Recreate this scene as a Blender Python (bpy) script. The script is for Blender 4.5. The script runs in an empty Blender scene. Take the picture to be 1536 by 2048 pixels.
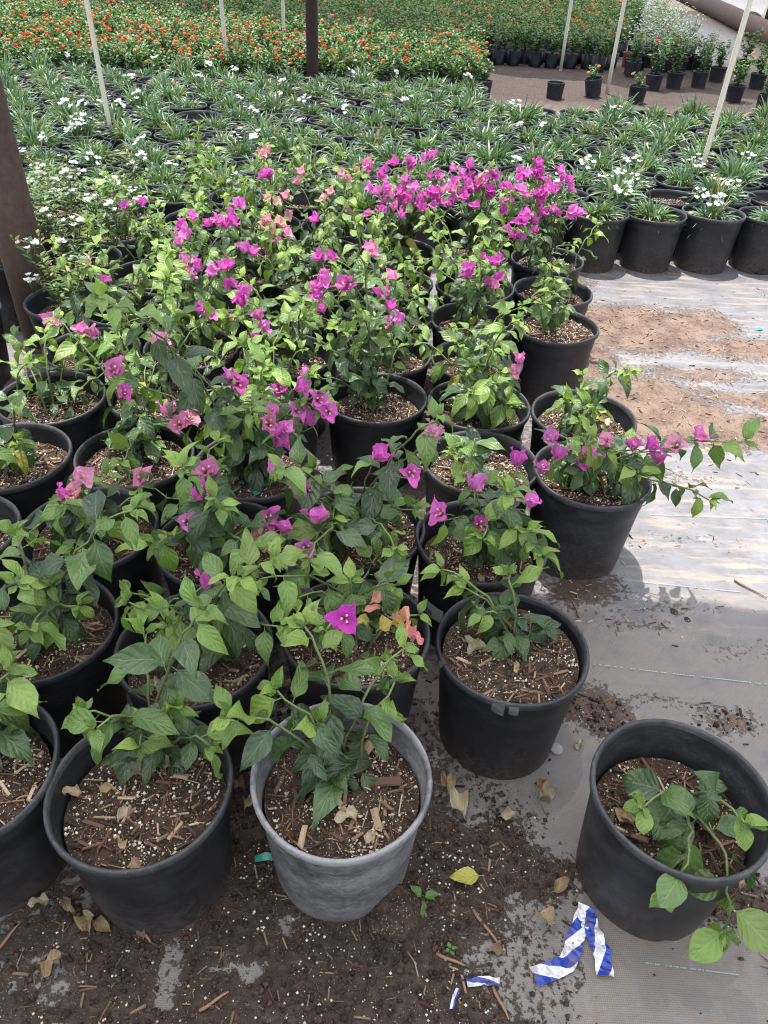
import bpy, math, random
import numpy as np
from mathutils import Matrix, Vector
rnd = random.Random(7)
rng = np.random.default_rng(7)
sc = bpy.context.scene
COL = sc.collection

# ------------------------------------------------------------------ camera, sky, sun, exposure
PITCH, ROLL, HC, FPX = math.radians(38.2), math.radians(2.8), 1.375, 1538.0
FWD = np.array([0, math.cos(PITCH), -math.sin(PITCH)])
_up = np.array([0, math.sin(PITCH), math.cos(PITCH)]); _rt = np.array([1.0, 0, 0])
RT = math.cos(ROLL) * _rt + math.sin(ROLL) * _up
UP = math.cos(ROLL) * _up - math.sin(ROLL) * _rt
cam = bpy.data.objects.new('camera', bpy.data.cameras.new('camera')); COL.objects.link(cam)
cam.matrix_world = Matrix(((RT[0], UP[0], -FWD[0], 0), (RT[1], UP[1], -FWD[1], 0), (RT[2], UP[2], -FWD[2], HC), (0, 0, 0, 1)))
cam.data.sensor_fit = 'VERTICAL'; cam.data.sensor_height = 24; cam.data.lens = 24 * FPX / 2048
cam.data.clip_start = 0.02; cam.data.clip_end = 400
sc.camera = cam
SUN_EL, SUN_AZ = math.radians(76), math.radians(-25)      # azimuth from +Y (away from the camera) to the left
w = bpy.data.worlds.new('World'); sc.world = w; w.use_nodes = True
nt = w.node_tree; bg = nt.nodes['Background']
sky = nt.nodes.new('ShaderNodeTexSky'); sky.sky_type = 'NISHITA'; sky.sun_disc = False
sky.sun_elevation = SUN_EL; sky.sun_rotation = SUN_AZ; sky.air_density = 1.2; sky.dust_density = 2.5; sky.ozone_density = 0.6
nt.links.new(sky.outputs[0], bg.inputs[0]); bg.inputs[1].default_value = 0.15
sun = bpy.data.objects.new('sun', bpy.data.lights.new('sun', 'SUN')); COL.objects.link(sun)
sun.data.energy = 4.2; sun.data.angle = math.radians(0.55); sun.data.color = (1, 0.965, 0.92)
sdir = Vector((math.sin(SUN_AZ) * math.cos(SUN_EL), math.cos(SUN_AZ) * math.cos(SUN_EL), math.sin(SUN_EL)))
sun.rotation_euler = sdir.to_track_quat('Z', 'Y').to_euler(); sun.location = (0, 4, 12)
sc.view_settings.view_transform = 'Standard'; sc.view_settings.look = 'None'
sc.view_settings.exposure = 1.05; sc.view_settings.gamma = 1
sc.render.engine = 'CYCLES'
sc.cycles.use_denoising = True; sc.cycles.filter_width = 1.1
sc.cycles.max_bounces = 8; sc.cycles.diffuse_bounces = 4; sc.cycles.glossy_bounces = 3; sc.cycles.transmission_bounces = 6
sc.cycles.transparent_max_bounces = 8; sc.cycles.caustics_reflective = False; sc.cycles.caustics_refractive = False
sc.cycles.sample_clamp_indirect = 6

# ------------------------------------------------------------------ pixel helpers (photo pixels, 1536 x 2048)
def at(px, py, z):
    d = FWD + (px - 768) / FPX * RT + (1024 - py) / FPX * UP
    t = (z - HC) / d[2]
    return np.array([d[0] * t, d[1] * t, z])
def px_of(p):
    q = np.asarray(p, float) - np.array([0, 0, HC]); k = q @ FWD
    return 768 + FPX * (q @ RT) / k, 1024 - FPX * (q @ UP) / k
def on_frame(p, m=80):
    x, y = px_of(p); return -m < x < 1536 + m and -m < y < 2048 + m

# ------------------------------------------------------------------ noise
_N = np.random.default_rng(3).random((8, 64, 64))
def vnoise(x, y, k=0):
    g = _N[k % 8]; xi = np.floor(x).astype(int); yi = np.floor(y).astype(int); fx = x - xi; fy = y - yi
    fx = fx * fx * (3 - 2 * fx); fy = fy * fy * (3 - 2 * fy)
    a = g[xi % 64, yi % 64]; b = g[(xi + 1) % 64, yi % 64]; c = g[xi % 64, (yi + 1) % 64]; d = g[(xi + 1) % 64, (yi + 1) % 64]
    return (a * (1 - fx) + b * fx) * (1 - fy) + (c * (1 - fx) + d * fx) * fy
def fbm(x, y, k=0, o=4):
    s = 0; a = 0.5; t = 0
    for i in range(o):
        s = s + a * vnoise(x * 2 ** i + 17.3 * i, y * 2 ** i + 9.1 * i, k + i); t += a; a *= 0.5
    return s / t

# ------------------------------------------------------------------ materials
def mat(name):
    m = bpy.data.materials.new(name); m.use_nodes = True
    t = m.node_tree; return m, t, t.nodes['Principled BSDF'], t.links
def nd(t, typ, **kw):
    n = t.nodes.new('ShaderNode' + typ)
    for k, v in kw.items():
        if k in ('operation', 'blend_type', 'data_type', 'attribute_name', 'attribute_type', 'noise_dimensions', 'feature', 'wave_type', 'bands_direction', 'interpolation_type'): setattr(n, k, v)
        else: n.inputs[k.replace('_', ' ')].default_value = v
    return n
def math_(t, L, op, a, b=None, c=None):
    n = t.nodes.new('ShaderNodeMath'); n.operation = op
    for i, v in enumerate((a, b, c)):
        if v is None: continue
        if isinstance(v, (int, float)): n.inputs[i].default_value = v
        else: L.new(v, n.inputs[i])
    return n.outputs[0]
def ramp(t, L, src, stops):
    n = t.nodes.new('ShaderNodeValToRGB'); cr = n.color_ramp
    while len(cr.elements) < len(stops): cr.elements.new(0.5)
    for e, (p, c) in zip(cr.elements, stops):
        e.position = p; e.color = (c, c, c, 1) if isinstance(c, (int, float)) else (*c, 1)
    L.new(src, n.inputs[0]); return n.outputs[0]
def mixc(t, L, fac, a, b, bt='MIX'):
    n = t.nodes.new('ShaderNodeMix'); n.data_type = 'RGBA'; n.blend_type = bt
    for i, v in ((0, fac), (6, a), (7, b)):
        if isinstance(v, (int, float)): n.inputs[i].default_value = v
        elif isinstance(v, tuple): n.inputs[i].default_value = (*v, 1)
        else: L.new(v, n.inputs[i])
    return n.outputs[2]
def bump(t, L, h, s, d):
    n = t.nodes.new('ShaderNodeBump'); n.inputs['Strength'].default_value = s; n.inputs['Distance'].default_value = d
    L.new(h, n.inputs['Height']); return n.outputs[0]
def noise(t, L, scale, detail=3, vec=None, rough=0.6):
    n = t.nodes.new('ShaderNodeTexNoise'); n.inputs['Scale'].default_value = scale; n.inputs['Detail'].default_value = detail; n.inputs['Roughness'].default_value = rough
    if vec is not None: L.new(vec, n.inputs['Vector'])
    return n.outputs[0]
def gen(t, o='Object'): return t.nodes.new('ShaderNodeTexCoord').outputs[o]
def thin(t, L, p, col, amount):
    tr = t.nodes.new('ShaderNodeBsdfTranslucent'); L.new(col, tr.inputs[0])
    ms = t.nodes.new('ShaderNodeMixShader'); ms.inputs[0].default_value = amount
    L.new(p.outputs[0], ms.inputs[1]); L.new(tr.outputs[0], ms.inputs[2])
    L.new(ms.outputs[0], t.nodes['Material Output'].inputs[0])

def leaf_material(name, src, veins=True, rough=0.42, trans=0.28, spec=0.5, vein_tint=(0.42, 0.6, 0.28), vein_amt=0.42):
    m, t, p, L = mat(name)
    if src == 'object':
        oi = t.nodes.new('ShaderNodeObjectInfo'); col = oi.outputs['Color']
        var = oi.outputs['Random']
    else:
        a = nd(t, 'Attribute', attribute_name='Col'); col = a.outputs['Color']; var = None
    blot = noise(t, L, 8 if src == 'object' else 25, 3, gen(t))
    col = mixc(t, L, math_(t, L, 'MULTIPLY', ramp(t, L, blot, [(0.4, 0.0), (0.7, 1.0)]), 0.35), col, mixc(t, L, 1.0, col, (0.72, 0.78, 0.75), 'MULTIPLY'))
    if src == 'object':
        dn = noise(t, L, 14, 5, gen(t), 0.7); col = mixc(t, L, math_(t, L, 'MULTIPLY', ramp(t, L, dn, [(0.5, 0.0), (0.72, 1.0)]), 0.10), col, (0.26, 0.25, 0.17))
    if veins:
        uv = t.nodes.new('ShaderNodeUVMap').outputs[0]; sx = t.nodes.new('ShaderNodeSeparateXYZ'); L.new(uv, sx.inputs[0])
        u = math_(t, L, 'ABSOLUTE', math_(t, L, 'SUBTRACT', sx.outputs[0], 0.5)); v = sx.outputs[1]
        mid = math_(t, L, 'LESS_THAN', u, 0.016)
        ph = math_(t, L, 'SUBTRACT', math_(t, L, 'MULTIPLY', v, 5.0), math_(t, L, 'MULTIPLY', math_(t, L, 'POWER', u, 0.75), 3.4))
        tri = math_(t, L, 'PINGPONG', ph, 0.5)
        lat = math_(t, L, 'SUBTRACT', 1.0, math_(t, L, 'MINIMUM', math_(t, L, 'MULTIPLY', tri, 11.0), 1.0))
        vm = math_(t, L, 'MAXIMUM', mid, math_(t, L, 'MULTIPLY', lat, 0.45))
        col2 = mixc(t, L, math_(t, L, 'MULTIPLY', vm, vein_amt), col, mixc(t, L, 0.5, col, vein_tint))
        puff = math_(t, L, 'SUBTRACT', math_(t, L, 'MULTIPLY', tri, 1.6), math_(t, L, 'MULTIPLY', mid, 0.6))
        L.new(bump(t, L, math_(t, L, 'ADD', math_(t, L, 'MULTIPLY', puff, .9), math_(t, L, 'MULTIPLY', blot, 2.2)), 0.55, 0.0022), p.inputs['Normal'])
        col = col2
    L.new(col, p.inputs['Base Color'])
    p.inputs['Roughness'].default_value = rough; p.inputs['Specular IOR Level'].default_value = spec
    tc = mixc(t, L, 1.0, col, (1.25, 1.35, 0.6), 'MULTIPLY') if vein_tint[1] > 0.5 else col
    thin(t, L, p, tc, trans)
    return m
M = {}
M['leaf'] = leaf_material('bougainvillea_leaf', 'object', rough=0.33, spec=0.5)
M['bract'] = leaf_material('bract', 'object', rough=0.6, trans=0.42, spec=0.25, vein_tint=(0.45, 0.02, 0.3), vein_amt=0.3)
M['foliage'] = leaf_material('foliage', 'attr', veins=False, rough=0.45, trans=0.28, spec=0.4)
M['strap'] = leaf_material('strap_leaf', 'attr', veins=False, rough=0.36, trans=0.22, spec=0.5)
M['petal'] = leaf_material('petal', 'attr', veins=False, rough=0.6, trans=0.35, spec=0.2, vein_tint=(0, 0, 0))
def plastic():
    m, t, p, L = mat('black_pot_plastic')
    oi = t.nodes.new('ShaderNodeObjectInfo'); sp = t.nodes.new('ShaderNodeSeparateColor'); L.new(oi.outputs['Color'], sp.inputs[0]); dusty = sp.outputs[0]
    vec = gen(t); mp = t.nodes.new('ShaderNodeMapping'); mp.inputs['Scale'].default_value = (1, 1, 1.5); L.new(vec, mp.inputs[0])
    av = t.nodes.new('ShaderNodeVectorMath'); av.operation = 'ADD'; L.new(mp.outputs[0], av.inputs[0])
    cmb = t.nodes.new('ShaderNodeCombineXYZ'); r9 = math_(t, L, 'MULTIPLY', oi.outputs['Random'], 37.0)
    for i in range(3): L.new(r9, cmb.inputs[i])
    L.new(cmb.outputs[0], av.inputs[1]); vec2 = av.outputs[0]
    big = noise(t, L, 7, 5, vec2, 0.7); fine = noise(t, L, 85, 4, vec2, 0.75)
    sx = t.nodes.new('ShaderNodeSeparateXYZ'); L.new(vec, sx.inputs[0])
    low = ramp(t, L, sx.outputs[2], [(0.0, 1.0), (0.05, 0.35), (0.16, 0.0)])
    d = math_(t, L, 'ADD', math_(t, L, 'MULTIPLY', ramp(t, L, big, [(0.42, 0.0), (0.75, 1.0)]), ramp(t, L, fine, [(0.3, 0.25), (0.7, 1.0)])), math_(t, L, 'MULTIPLY', low, ramp(t, L, fine, [(0.35, 0.0), (0.65, 0.8)])))
    d = math_(t, L, 'MULTIPLY', d, 0.20)
    extra = math_(t, L, 'MULTIPLY', math_(t, L, 'MULTIPLY', dusty, ramp(t, L, big, [(0.3, 0.15), (0.6, 1.0)])), ramp(t, L, fine, [(0.3, 0.45), (0.6, 1.0)]))
    d = math_(t, L, 'MINIMUM', math_(t, L, 'ADD', math_(t, L, 'MULTIPLY', d, math_(t, L, 'ADD', 0.3, dusty)), extra), 1.0)
    vs = nd(t, 'TexVoronoi', Scale=160.0); L.new(vec2, vs.inputs['Vector'])
    speck = math_(t, L, 'MULTIPLY', math_(t, L, 'LESS_THAN', vs.outputs['Distance'], 0.10), math_(t, L, 'GREATER_THAN', big, 0.52))
    col = mixc(t, L, d, (0.008, 0.009, 0.012), (0.23, 0.225, 0.23))
    col = mixc(t, L, math_(t, L, 'MULTIPLY', speck, 0.5), col, (0.35, 0.32, 0.28))
    col = mixc(t, L, math_(t, L, 'MULTIPLY', low, ramp(t, L, fine, [(0.38, 0.0), (0.62, 0.75)])), col, (0.11, 0.075, 0.055))
    sc2 = noise(t, L, 30, 2, vec2); scr = math_(t, L, 'MULTIPLY', math_(t, L, 'LESS_THAN', math_(t, L, 'ABSOLUTE', math_(t, L, 'SUBTRACT', sc2, 0.5)), 0.006), math_(t, L, 'GREATER_THAN', big, 0.5))
    col = mixc(t, L, math_(t, L, 'MULTIPLY', scr, 0.05), col, (0.3, 0.3, 0.3))
    L.new(col, p.inputs['Base Color'])
    L.new(ramp(t, L, math_(t, L, 'ADD', d, math_(t, L, 'MULTIPLY', fine, 0.3)), [(0.0, 0.34), (0.6, 0.75)]), p.inputs['Roughness']); p.inputs['Specular IOR Level'].default_value = 0.32
    L.new(bump(t, L, fine, 0.12, 0.002), p.inputs['Normal'])
    return m
M['pot'] = plastic()
def attr_mat(name, rough=0.85, bscale=300, bstr=0.3, spec=0.3):
    m, t, p, L = mat(name)
    a = nd(t, 'Attribute', attribute_name='Col'); n = noise(t, L, bscale, 3, gen(t))
    L.new(mixc(t, L, math_(t, L, 'MULTIPLY', n, 0.6), a.outputs['Color'], mixc(t, L, 1.0, a.outputs['Color'], (0.5, 0.45, 0.42), 'MULTIPLY')), p.inputs['Base Color'])
    p.inputs['Roughness'].default_value = rough; p.inputs['Specular IOR Level'].default_value = spec
    L.new(bump(t, L, n, bstr, 0.002), p.inputs['Normal']); return m
M['chips'] = attr_mat('bark_chips')
def soil_mat():
    m, t, p, L = mat('potting_soil'); vec = gen(t)
    n = noise(t, L, 90, 6, vec, 0.75); n2 = noise(t, L, 25, 4, vec)
    c = ramp(t, L, n, [(0.25, (0.015, 0.010, 0.008)), (0.5, (0.052, 0.035, 0.026)), (0.72, (0.14, 0.095, 0.066))])
    c = mixc(t, L, ramp(t, L, n2, [(0.45, 0), (0.7, 0.5)]), c, (0.10, 0.065, 0.046))
    v = nd(t, 'TexVoronoi', Scale=190.0); L.new(vec, v.inputs['Vector'])
    c = mixc(t, L, math_(t, L, 'LESS_THAN', v.outputs['Distance'], 0.17), c, (0.45, 0.41, 0.34))
    L.new(c, p.inputs['Base Color']); p.inputs['Roughness'].default_value = 0.95; p.inputs['Specular IOR Level'].default_value = 0.15
    L.new(bump(t, L, n, 0.9, 0.008), p.inputs['Normal']); return m
M['soil'] = soil_mat()
def stem_mat():
    m, t, p, L = mat('cane'); a = nd(t, 'Attribute', attribute_name='Col'); n = noise(t, L, 120, 3, gen(t))
    L.new(mixc(t, L, ramp(t, L, n, [(0.4, 0), (0.7, 0.5)]), a.outputs['Color'], (0.05, 0.035, 0.02)), p.inputs['Base Color']); p.inputs['Roughness'].default_value = 0.6
    return m
M['stem'] = stem_mat()
def rust_mat(name, a, b, c):
    m, t, p, L = mat(name); vec = gen(t); n = noise(t, L, 40, 6, vec, 0.7); n2 = noise(t, L, 5, 4, vec)
    col = ramp(t, L, n, [(0.3, a), (0.55, b), (0.75, c)])
    L.new(mixc(t, L, ramp(t, L, n2, [(0.4, 0), (0.7, 0.6)]), col, a), p.inputs['Base Color']); p.inputs['Roughness'].default_value = 0.8
    L.new(bump(t, L, n, 0.4, 0.003), p.inputs['Normal']); return m
M['rust'] = rust_mat('rusty_steel', (0.045, 0.028, 0.022), (0.085, 0.048, 0.036), (0.13, 0.075, 0.055))
M['dark_steel'] = rust_mat('dark_steel', (0.03, 0.015, 0.012), (0.045, 0.022, 0.018), (0.06, 0.03, 0.024))
M['stake'] = rust_mat('cream_stake', (0.74, 0.66, 0.50), (0.8, 0.73, 0.58), (0.62, 0.54, 0.40))
def simple(name, col, rough=0.6, spec=0.4, nscale=60, amt=0.4):
    m, t, p, L = mat(name); n = noise(t, L, nscale, 4, gen(t))
    L.new(mixc(t, L, math_(t, L, 'MULTIPLY', n, amt), col, tuple(x * 0.4 for x in col)), p.inputs['Base Color'])
    p.inputs['Roughness'].default_value = rough; p.inputs['Specular IOR Level'].default_value = spec; return m
M['teal'] = simple('teal_ribbon', (0.02, 0.25, 0.2), 0.35)
M['paper'] = simple('sticker_paper', (0.55, 0.55, 0.53), 0.5)
M['terracotta'] = simple('terracotta', (0.34, 0.12, 0.06), 0.7)
def tape_mat():
    m, t, p, L = mat('striped_tape'); uv = t.nodes.new('ShaderNodeUVMap').outputs[0]; sx = t.nodes.new('ShaderNodeSeparateXYZ'); L.new(uv, sx.inputs[0])
    ph = math_(t, L, 'FRACT', math_(t, L, 'ADD', math_(t, L, 'MULTIPLY', sx.outputs[1], 1.0), math_(t, L, 'MULTIPLY', sx.outputs[0], 0.75)))
    s = math_(t, L, 'GREATER_THAN', ph, 0.5); n = noise(t, L, 50, 5, gen(t), 0.7)
    c = mixc(t, L, s, (0.72, 0.74, 0.78), (0.012, 0.045, 0.36))
    c = mixc(t, L, math_(t, L, 'MULTIPLY', ramp(t, L, n, [(0.44, 0), (0.62, 1)]), 0.6), c, (0.16, 0.11, 0.08))
    L.new(c, p.inputs['Base Color']); p.inputs['Roughness'].default_value = 0.32; thin(t, L, p, c, 0.15)
    return m
M['tape'] = tape_mat()
def cloth_mat():
    m, t, p, L = mat('shade_cloth'); out = t.nodes['Material Output']
    tr = t.nodes.new('ShaderNodeBsdfTranslucent'); tr.inputs[0].default_value = (0.86, 0.86, 0.84, 1)
    tp = t.nodes.new('ShaderNodeBsdfTransparent'); tp.inputs[0].default_value = (1, 1, 1, 1)
    df = t.nodes.new('ShaderNodeBsdfDiffuse'); df.inputs[0].default_value = (0.6, 0.6, 0.58, 1)
    a = t.nodes.new('ShaderNodeMixShader'); a.inputs[0].default_value = 0.75; L.new(df.outputs[0], a.inputs[1]); L.new(tr.outputs[0], a.inputs[2])
    b = t.nodes.new('ShaderNodeMixShader'); b.inputs[0].default_value = 0.07; L.new(a.outputs[0], b.inputs[1]); L.new(tp.outputs[0], b.inputs[2])
    L.new(b.outputs[0], out.inputs[0]); return m
M['cloth'] = cloth_mat()
def ground_mat():
    m, t, p, L = mat('nursery_ground'); vec = gen(t)
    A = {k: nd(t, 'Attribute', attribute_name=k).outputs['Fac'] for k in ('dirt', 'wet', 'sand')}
    n1 = noise(t, L, 9, 6, vec, 0.7); n2 = noise(t, L, 70, 5, vec, 0.75); n3 = noise(t, L, 300, 3, vec)
    mp = t.nodes.new('ShaderNodeMapping'); mp.inputs['Scale'].default_value = (1.5, 9, 1); L.new(vec, mp.inputs[0]); n4 = noise(t, L, 3.0, 5, mp.outputs[0], 0.65)
    # woven fabric
    wx = nd(t, 'TexWave', Scale=95.0, Distortion=0.4, bands_direction='X'); L.new(vec, wx.inputs[0]); wy = nd(t, 'TexWave', Scale=95.0, Distortion=0.4, bands_direction='Y'); L.new(vec, wy.inputs[0])
    weave = math_(t, L, 'MULTIPLY', wx.outputs['Fac'], wy.outputs['Fac'])
    fab = ramp(t, L, n1, [(0.3, (0.085, 0.087, 0.095)), (0.5, (0.145, 0.15, 0.163)), (0.72, (0.225, 0.235, 0.26))])
    fab = mixc(t, L, math_(t, L, 'MULTIPLY', weave, 0.25), fab, (0.12, 0.12, 0.125))
    dust = ramp(t, L, n4, [(0.50, 0.0), (0.66, 1.0)])
    sandf = math_(t, L, 'MULTIPLY', dust, A['sand'])
    fab = mixc(t, L, math_(t, L, 'MULTIPLY', sandf, 0.7), fab, (0.36, 0.27, 0.20))
    dust_shade = math_(t, L, 'MULTIPLY', ramp(t, L, n2, [(0.3, 0.3), (0.65, 0.9)]), ramp(t, L, n1, [(0.3, 0.3), (0.58, 1.0)]))
    dust_shade = math_(t, L, 'MULTIPLY', dust_shade, math_(t, L, 'SUBTRACT', 1.5, A['sand']))  # dust film, plus shade painted in: browner where the fabric is not sunlit
    fab = mixc(t, L, math_(t, L, 'MINIMUM', dust_shade, 1.0), fab, (0.155, 0.126, 0.100))
    # dirt: dry or dark
    dry = ramp(t, L, n2, [(0.25, (0.06, 0.038, 0.029)), (0.5, (0.135, 0.089, 0.067)), (0.75, (0.23, 0.158, 0.118))])
    dark = ramp(t, L, n2, [(0.25, (0.013, 0.009, 0.007)), (0.5, (0.038, 0.025, 0.019)), (0.75, (0.085, 0.056, 0.043))])
    dry = mixc(t, L, ramp(t, L, n1, [(0.42, 0.0), (0.62, 0.75)]), dry, (0.27, 0.195, 0.145))
    dc = mixc(t, L, A['wet'], dry, dark)
    k = math_(t, L, 'ADD', A['dirt'], math_(t, L, 'ADD', math_(t, L, 'MULTIPLY', math_(t, L, 'SUBTRACT', n2, 0.5), 1.3), math_(t, L, 'MULTIPLY', math_(t, L, 'SUBTRACT', n1, 0.5), 0.5)))
    f = ramp(t, L, k, [(0.45, 0.0), (0.54, 1.0)])
    v = nd(t, 'TexVoronoi', Scale=210.0); L.new(vec, v.inputs['Vector'])
    dc = mixc(t, L, math_(t, L, 'MULTIPLY', math_(t, L, 'LESS_THAN', v.outputs['Distance'], 0.11), math_(t, L, 'GREATER_THAN', n1, 0.47)), dc, (0.5, 0.45, 0.38))
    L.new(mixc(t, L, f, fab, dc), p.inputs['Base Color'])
    L.new(ramp(t, L, f, [(0.0, 0.5), (0.6, 0.92)]), p.inputs['Roughness']); p.inputs['Specular IOR Level'].default_value = 0.4
    h = math_(t, L, 'ADD', math_(t, L, 'MULTIPLY', f, math_(t, L, 'ADD', math_(t, L, 'MULTIPLY', n2, 1.3), n3)), math_(t, L, 'ADD', math_(t, L, 'MULTIPLY', weave, 0.12), math_(t, L, 'MULTIPLY', n1, 1.0)))
    L.new(bump(t, L, h, 0.7, 0.006), p.inputs['Normal'])
    return m
M['ground'] = ground_mat()

# ------------------------------------------------------------------ mesh + object helpers
def mesh(name, V, F, m, cols=None, uvs=None, smooth=True):
    me = bpy.data.meshes.new(name)
    V = np.asarray(V, float); me.from_pydata(V.tolist(), [], [list(map(int, f)) for f in F])
    if cols is not None:
        a = me.color_attributes.new('Col', 'FLOAT_COLOR', 'POINT'); c = np.ones((len(V), 4)); c[:, :3] = cols; a.data.foreach_set('color', c.ravel())
    if uvs is not None:
        li = np.empty(len(me.loops), int); me.loops.foreach_get('vertex_index', li)
        u = me.uv_layers.new(name='UVMap'); u.data.foreach_set('uv', np.asarray(uvs, float)[li].ravel())
    me.materials.append(m)
    if smooth: me.polygons.foreach_set('use_smooth', [True] * len(me.polygons))
    me.update(); return me
def obj(name, me, parent=None, M4=None, loc=None, color=None, kind=None, label=None):
    o = bpy.data.objects.new(name, me); COL.objects.link(o)
    if parent is not None: o.parent = parent
    if M4 is not None: o.matrix_local = M4
    if loc is not None: o.location = tuple(float(v) for v in loc)
    if color is not None: o.color = (*color, 1)
    if kind: o['kind'] = kind
    if label: o['label'] = label
    return o
def tag(o, label, cat=None, group=None):
    o['label'] = label
    if cat: o['category'] = cat
    if group: o['group'] = group
    return o
def empty(name, loc, rz=0.0):
    o = bpy.data.objects.new(name, None); COL.objects.link(o); o.location = tuple(float(v) for v in loc); o.rotation_euler = (0, 0, rz); o.empty_display_size = 0.05
    return o
def scatter(bV, bF, bUV, R, P, C):
    """N copies of a base mesh: R (N,3,3), P (N,3), C (N,3)"""
    N = len(P); n = len(bV)
    V = np.einsum('nij,vj->nvi', R, bV) + P[:, None]; V = V.reshape(-1, 3)
    F = []
    for i in range(N):
        o = i * n; F += [[a + o for a in f] for f in bF]
    return V, F, np.repeat(C, n, 0), (np.tile(bUV, (N, 1)) if bUV is not None else None)
class Mix:
    def __init__(s): s.V, s.F, s.C, s.n = [], [], [], 0
    def add(s, V, F, C):
        V = np.asarray(V); s.V.append(V); s.F += [[a + s.n for a in f] for f in F]; s.C.append(np.broadcast_to(np.asarray(C, float), (len(V), 3))); s.n += len(V)
    def mesh(s, name, m, smooth=True): return mesh(name, np.vstack(s.V), s.F, m, np.vstack(s.C), None, smooth)
def frame(d, n):
    d = np.asarray(d, float); d = d / (np.linalg.norm(d) + 1e-9)
    n = np.asarray(n, float) - d * (np.asarray(n, float) @ d); l = np.linalg.norm(n)
    if l < 1e-4: n = np.array([1.0, 0, 0]) - d * d[0]; l = np.linalg.norm(n)
    n = n / l; return np.stack([np.cross(d, n), d, n], 1)         # columns: x across, y along, z normal
def m4(R, p, s=1.0):
    A = np.eye(4); A[:3, :3] = R * s; A[:3, 3] = p; return Matrix(A.tolist())
def tube(mx, pts, radii, col0, col1=None, n=5):
    pts = np.asarray(pts, float); T = np.gradient(pts, axis=0); V = []
    a = np.linspace(0, 2 * math.pi, n, endpoint=False); ref = np.array([0.3, 0.9, 0.2])
    for p, d, r in zip(pts, T, radii):
        R = frame(d, ref); V.append(p + r * (np.outer(np.cos(a), R[:, 0]) + np.outer(np.sin(a), R[:, 2])))
    k = len(pts); F = [[i * n + j, i * n + (j + 1) % n, (i + 1) * n + (j + 1) % n, (i + 1) * n + j] for i in range(k - 1) for j in range(n)]
    F += [list(range(n))[::-1], [(k - 1) * n + j for j in range(n)]]
    c1 = col0 if col1 is None else col1
    C = np.repeat(np.stack([np.asarray(col0) * (1 - i / (k - 1)) + np.asarray(c1) * i / (k - 1) for i in range(k)]), n, 0)
    mx.add(np.vstack(V), F, C)
def lathe(prof, n=40, rz=None):
    V = []; a = np.linspace(0, 2 * math.pi, n, endpoint=False)
    for i, (r, z) in enumerate(prof):
        zz = np.full(n, z)
        if rz is not None: zz = zz + rz(i, np.arange(n))
        V.append(np.stack([r * np.cos(a), r * np.sin(a), zz], 1))
    F = [[i * n + j, i * n + (j + 1) % n, (i + 1) * n + (j + 1) % n, (i + 1) * n + j] for i in range(len(prof) - 1) for j in range(n)]
    return np.vstack(V), F

# ------------------------------------------------------------------ leaf shapes
def leaf_shape(width, fold, curl, wave, twist, nl=8, nw=5, point=1.7, seed=0, petiole=0.16):
    r = np.random.default_rng(seed); v = np.linspace(0, 1, nl); u = np.linspace(-1, 1, nw)
    prof = np.interp(v, [0, .07, .18, .32, .48, .62, .74, .84, .92, 1], [.05, .42, .80, 1.0, .95, .76, .50, .25, .10, 0]) if point > 1 else np.interp(v, [0, .08, .2, .36, .52, .68, .8, .9, .96, 1], [.06, .5, .84, 1.0, .98, .84, .6, .34, .16, 0])
    V = []; UV = []
    for i, vi in enumerate(v):
        for j, uj in enumerate(u):
            hw = width * 0.5 * prof[i]
            x = uj * hw; z = abs(uj) * hw * fold + wave * math.sin(vi * 9 + (3 if uj > 0 else 0) + seed) * abs(uj) ** 2 * width
            y = vi; z += -curl * vi ** 2; y -= abs(curl) * 0.35 * vi ** 3
            tw = twist * vi; x, z = x * math.cos(tw) - z * math.sin(tw) * 0.6, z + x * math.sin(tw)
            V.append((x, y + petiole, z)); UV.append((0.5 + 0.5 * uj, vi))
    F = [[i * nw + j, i * nw + j + 1, (i + 1) * nw + j + 1, (i + 1) * nw + j] for i in range(nl - 1) for j in range(nw - 1)]
    if petiole:
        b = len(V); w_ = 0.012
        for y in (0, petiole + 0.03):
            for k in range(3):
                a = k * 2.094; V.append((w_ * math.cos(a), y, w_ * math.sin(a) - (0.0 if y else 0.01))); UV.append((0.5, 0.0))
        F += [[b + k, b + (k + 1) % 3, b + 3 + (k + 1) % 3, b + 3 + k] for k in range(3)]
    return np.array(V), F, np.array(UV)
LEAF = []
for s in range(10):
    r = np.random.default_rng(s + 40)
    V, F, UV = leaf_shape(0.42 + 0.15 * r.random(), 0.1 + 0.35 * r.random(), 0.12 + 0.55 * r.random(), 0.06 + 0.12 * r.random(), (r.random() - 0.5) * 0.9, seed=s)
    LEAF.append(mesh('leaf', V, F, M['leaf'], None, UV))
BROAD = []
for s in range(5):
    r = np.random.default_rng(s + 80)
    V, F, UV = leaf_shape(0.68 + 0.12 * r.random(), 0.1 + 0.2 * r.random(), 0.05 + 0.3 * r.random(), 0.05 + 0.05 * r.random(), (r.random() - 0.5) * 0.4, seed=s + 20, point=0.5)
    BROAD.append(mesh('broad_leaf', V, F, M['leaf'], None, UV))
BRACT = []
for s in range(5):
    r = np.random.default_rng(s + 120)
    V, F, UV = leaf_shape(0.74 + 0.12 * r.random(), 0.25 + 0.2 * r.random(), -0.35 + 0.75 * r.random(), 0.14 + 0.12 * r.random(), (r.random() - 0.5) * 0.9, nl=7, nw=5, seed=s + 50, petiole=0.0)
    BRACT.append((V, F, UV, mesh('bract', V, F, M['bract'], None, UV)))
DRY = []
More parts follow.
